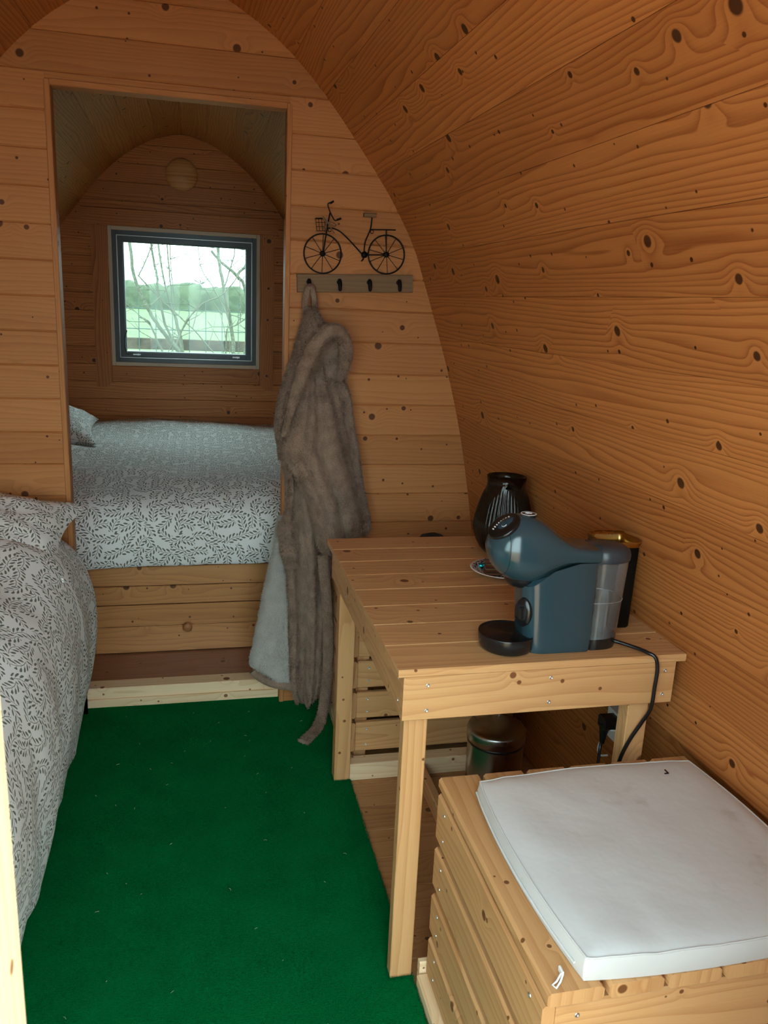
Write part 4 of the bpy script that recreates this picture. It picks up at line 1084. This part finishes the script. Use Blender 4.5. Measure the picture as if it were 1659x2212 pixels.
# skirt front, pale inside of the open flap
drape('robe_front', [(.90, .300), (.80, .290), (.717, .274), (.583, .286), (.429, .298), (.253, .304), (.12, .311), (.035, .330)],
      [(.90, .350), (.80, .395), (.70, .435), (.613, .445), (.51, .444), (.246, .440), (.12, .431), (.035, .405)],
      [(.03, 2.640), (.5, 2.648), (.9, 2.650)], [(.03, .032), (.3, .044), (.6, .050), (.9, .035)], [(5.2, .3, .022, .9), (9.5, 1.1, .008, 1.5)], seed=5, nz=70, zf=lambda u: .02 * max(0, -u - .3) + .03 * max(0, u - .4), creases=[(-.55, .045, .09, .05), (-.12, .045, .08, -.1), (.38, .040, .09, .12)])
drape('robe_lining', [(.735, .266), (.70, .258), (.601, .243), (.449, .213), (.312, .187), (.198, .168), (.165, .176), (.135, .22), (.118, .28)][:-2] + [(.120, .236)],
      [(.735, .276), (.583, .292), (.429, .308), (.253, .318), (.120, .322)],
      [(.12, 2.655), (.5, 2.672), (.75, 2.690)], [(.12, .026), (.5, .024), (.75, .016)], [(2.2, 1.9, .006, 1.2)], 'fleece_pale', seed=6, zf=lambda u: .040 * max(0, -u) - .012 * max(0, u))
mb = MB(); hem = smooth_path([(.178, 2.652, .178), (.195, 2.648, .160), (.230, 2.645, .136), (.27, 2.643, .120), (.322, 2.643, .110)], 6)
mb.tube([(p[0], p[1], p[2]) for p in hem], .016, 10); mb.build('hem', M['fleece'], RB, ROI)
drape('pocket', [(.735, .262), (.70, .258), (.62, .270), (.57, .284)], [(.735, .312), (.70, .318), (.62, .325), (.57, .328)], [(.57, 2.610), (.74, 2.618)], [(.57, .018), (.74, .022)], [(2, 1, .004, 3)], seed=9, nz=24)
# belt end trailing on the carpet
bp = smooth_path([(.408, 2.595, .62), (.425, 2.590, .45), (.436, 2.588, .28), (.433, 2.585, .14), (.418, 2.565, .040), (.395, 2.520, .012), (.362, 2.470, .010), (.333, 2.432, .010)], 8)
mb = MB(); rows = []
for i, p in enumerate(bp):
    q = Vector(bp[min(i + 1, len(bp) - 1)]) - Vector(bp[max(i - 1, 0)]); q.normalize()
    side = q.cross(Vector((0, -.75, .66)) if p[2] > .05 else Vector((0, 0, 1))); side.normalize(); nn = side.cross(q)
    rows.append([tuple(Vector(p) + side * .019 * math.cos(a) * (1 + .06 * mnoise.noise(Vector((i * .5, a, 0)))) + nn * .0075 * math.sin(a)) for a in [k * math.pi / 7 for k in range(14)]])
mb.grid(rows, closed_u=True); mb.cap(rows[0]); mb.cap(rows[-1], True); FUZZ.append((rows, 'fleece')); mb.build('belt', M['fleece'], RB, ROI)
# short pile standing off the fleece
rf = random.Random(5); piles = {}
for rows, mat in FUZZ:
    mb = piles.setdefault(mat, MB()); nr, n = len(rows), len(rows[0])
    cnt = nr * n
    for _ in range(int(cnt * 4.0)):
        i = rf.randrange(nr - 1); k = rf.randrange(n); a = Vector(rows[i][k]); b = Vector(rows[i][(k + 1) % n]); c = Vector(rows[i + 1][k])
        if a.y > 2.735: continue
        s, t = rf.random(), rf.random(); p = a + (b - a) * s + (c - a) * t
        nn = (b - a).cross(c - a)
        if nn.length < 1e-9: continue
        nn.normalize(); ctr = Vector((sum(q[0] for q in rows[i]) / n, sum(q[1] for q in rows[i]) / n, sum(q[2] for q in rows[i]) / n))
        if nn.dot(p - ctr) < 0: nn = -nn
        d = nn + Vector((rf.uniform(-.7, .7), rf.uniform(-.7, .7), rf.uniform(-1.1, .3))); d.normalize()
        sd = d.cross(Vector((rf.uniform(-1, 1), rf.uniform(-1, 1), rf.uniform(-1, 1)))); sd.normalize(); h = rf.uniform(.004, .0085)
        m = len(mb.v); mb.v += [tuple(p - sd * .0014 - d * .001), tuple(p + sd * .0014 - d * .001), tuple(p + d * h)]
        mb.f.append([m, m + 1, m + 2]); mb.uv.append([(0, 0)] * 3); mb.sm.append(False)
for mat, mb in piles.items(): tag(mb.build('fleece_pile', M[mat], RB, ROI), None, kind='stuff')

# ------------------------------------------------------------------ outdoors beyond the rear window
GZ = -.55
mb = MB(); rows = []
for y in [5.35, 6, 7, 8, 10, 13, 18, 26, 40, 60, 90, 130, 160]:
    rows.append([(x * (1 + y * .08), y, GZ + .10 * mnoise.noise(Vector((x * .6, y * .15, 0))) - .10 * max(0, 1 - (y - 5.3))) for x in [i * .8 - 9.6 for i in range(25)]])
mb.grid(rows); tag(mb.build('meadow', M['grass']), 'pale green meadow behind the pod', 'meadow', kind='structure')
mb = MB(); mb.box((-8, -6, -.25), (8, .25, -.06), 0); tag(mb.build('terrace', M['floor']), 'wooden terrace before the pod door', 'terrace', kind='structure')
# distant tree line: rounded crowns of varying height
mb = MB(); rows = []
for k, (dy, f) in enumerate(((0, 0), (0, .35), (.6, .7), (1.6, .92), (3, 1.0), (6, .9), (9, .0))):
    rows.append([(x, 130 + dy + 1.5 * mnoise.noise(Vector((x * .3, k, 0))), GZ - .5 + f * (4.4 + .9 * mnoise.noise(Vector((x * .10, 3, 1))) + .7 * mnoise.noise(Vector((x * .45, k * .3, 2))) + .4 * mnoise.noise(Vector((x * 1.3, k, 5))))) for x in [i * .5 - 45 for i in range(180)]])
mb.grid(rows); tag(mb.build('distant_woodland', M['wood_far']), 'blue-green wooded bank beyond the meadow', 'woodland', kind='structure')
# wire fence with a plank rail
fn = empty('wire_fence', 'wire mesh fence with a weathered plank beyond the window', 'fence', loc=(0, 8.0, GZ))
FI = Matrix.Translation((0, -8.0, -GZ))
for i in range(17):
    x = -1.45 + i * .152; mb = MB(); mb.tube([(x, 8.0, GZ), (x + .01, 8.0, 1.42)], .0042, 6); mb.build('upright_wire', M['wire'], fn, FI)
for z in (.48, .64, .80, 1.15, 1.335): 
    mb = MB(); mb.tube([(-2.0, 8.0, z), (0, 8.0, z - .005), (1.4, 8.0, z)], .0045, 6); mb.build('cross_wire', M['wire'], fn, FI)
mb = MB(); mb.box((-2.0, 8.02, .958), (1.4, 8.05, 1.062), 0, .006); mb.build('rail', M['rail'], fn, FI)
for x in (-1.9, 1.3):
    mb = MB(); mb.box((x, 8.05, GZ - .1), (x + .09, 8.14, 1.40), 2, .006); mb.build('post', M['rail'], fn, FI)
# bare multi-stemmed shrubs
def shrub(name, label, base, stems, seed):
    S = empty(name, label, 'shrub', None, None, base); I = Matrix.Translation(-Vector(base)); rs = random.Random(seed)
    for pts, w, y in stems:
        P = [(p[0], y + rs.uniform(-.03, .03), p[1]) for p in pts]
        if len(P) > 2: P = smooth_path(P, 4)
        P = [(p[0] + rs.uniform(-.004, .004), p[1], p[2]) for p in P]; n = len(P)
        mb = MB(); mb.tube(P, [w * (1 - .35 * i / n) for i in range(n)], 8); st = mb.build('stem', M['bark'], S, I)
        mb = MB()
        for _ in range(int(6 + 260 * w)):
            a = Vector(P[rs.randrange(1, n)]); d = Vector((rs.uniform(-1, 1), rs.uniform(-.4, .4), rs.uniform(-.1, 1.0))); d.normalize(); l = rs.uniform(.08, .38); b = a + d * l * .5; c = b + (d + Vector((rs.uniform(-.5, .5), 0, rs.uniform(-.3, .4)))) * l * .5
            mb.tube([a, b, c], [.0034, .0024, .0012], 4, caps=False)
            if rs.random() < .6:
                e_ = b + Vector((rs.uniform(-1, 1), rs.uniform(-.3, .3), rs.uniform(-.2, 1))) * l * .45; mb.tube([b, e_], [.002, .0010], 4, caps=False)
        if mb.v: tag(mb.build('twigs', M['bark'], st), None, kind='stuff'); bpy.data.objects[-1] if False else None
    for st in S.children:
        for c in st.children: c.data.transform(I)
SA = [([(-.156, -.60), (-.156, .5), (-.12, .93), (-.20, 1.07), (-.306, 1.21), (-.375, 1.32), (-.458, 1.50), (-.498, 1.66), (-.53, 2.05)], .019, 7.0),
      ([(-.13, -.60), (-.13, .5), (-.16, .96), (-.262, 1.22), (-.305, 1.45), (-.32, 1.62), (-.345, 1.74), (-.38, 2.1)], .013, 7.15),
      ([(-.08, -.60), (-.08, .5), (-.115, .98), (-.165, 1.24), (-.23, 1.47), (-.278, 1.74), (-.31, 2.1)], .011, 6.9),
      ([(-.10, -.60), (-.10, .5), (-.118, 1.02), (-.17, 1.26), (-.205, 1.48), (-.228, 1.74), (-.24, 2.1)], .008, 7.2),
      ([(-.25, -.60), (-.25, .5), (-.262, .93), (-.315, 1.10), (-.375, 1.245), (-.45, 1.28)], .010, 6.85),
      ([(-.18, 1.39), (-.205, 1.74), (-.215, 2.1)], .005, 7.05),
      ([(-.46, 1.60), (-.39, 1.75), (-.30, 2.0)], .006, 7.1),
      ([(-.45, 1.60), (-.25, 1.40), (-.04, 1.21), (.12, 1.03), (.24, .90)], .006, 6.8),
      ([(-.36, 1.37), (-.26, 1.47), (-.20, 1.55)], .005, 6.8),
      ([(-.17, 1.06), (-.10, 1.235), (.03, 1.395), (.19, 1.48), (.31, 1.62), (.38, 1.73)], .0065, 6.7)]
SB = [([(.30, -.60), (.30, .5), (.297, .95), (.282, 1.20), (.235, 1.43), (.205, 1.60), (.178, 1.76), (.16, 2.1)], .018, 7.0),
      ([(.43, -.60), (.43, .5), (.445, .95), (.432, 1.25), (.39, 1.55), (.33, 1.64), (.20, 1.745), (.12, 1.83)], .016, 7.1),
      ([(.325, 1.645), (.40, 1.72), (.50, 1.79)], .012, 7.1),
      ([(.36, -.60), (.36, .5), (.37, .94), (.425, 1.22), (.452, 1.49), (.468, 1.74), (.48, 2.1)], .010, 6.9),
      ([(.43, 1.22), (.475, 1.42), (.505, 1.62), (.53, 2.0)], .012, 7.2),
      ([(.265, 1.21), (.235, 1.33), (.15, 1.50), (.055, 1.64), (.025, 1.74), (.01, 1.95)], .005, 6.8),
      ([(.20, 1.32), (.04, 1.56)], .004, 7.0), ([(.35, 1.26), (.345, 1.60)], .005, 7.0),
      ([(.25, 1.23), (.33, 1.265), (.50, 1.41)], .0065, 6.75), ([(.20, 1.47), (.29, 1.74), (.33, 1.95)], .006, 7.1),
      ([(.37, .90), (.50, 1.07), (.60, 1.20)], .009, 6.9), ([(.47, -.60), (.47, .5), (.47, .95), (.50, 1.2), (.52, 1.5)], .010, 7.15), ([(.22, -.60), (.22, .5), (.235, .95), (.25, 1.2)], .008, 7.2)]
shrub('bare_shrub', 'bare shrub with stems leaning left outside the window', (-.15, 7.0, GZ), SA, 21)
shrub('bare_shrub', 'bare shrub with forked upright stems right of the fence gap', (.38, 7.0, GZ), SB, 22)
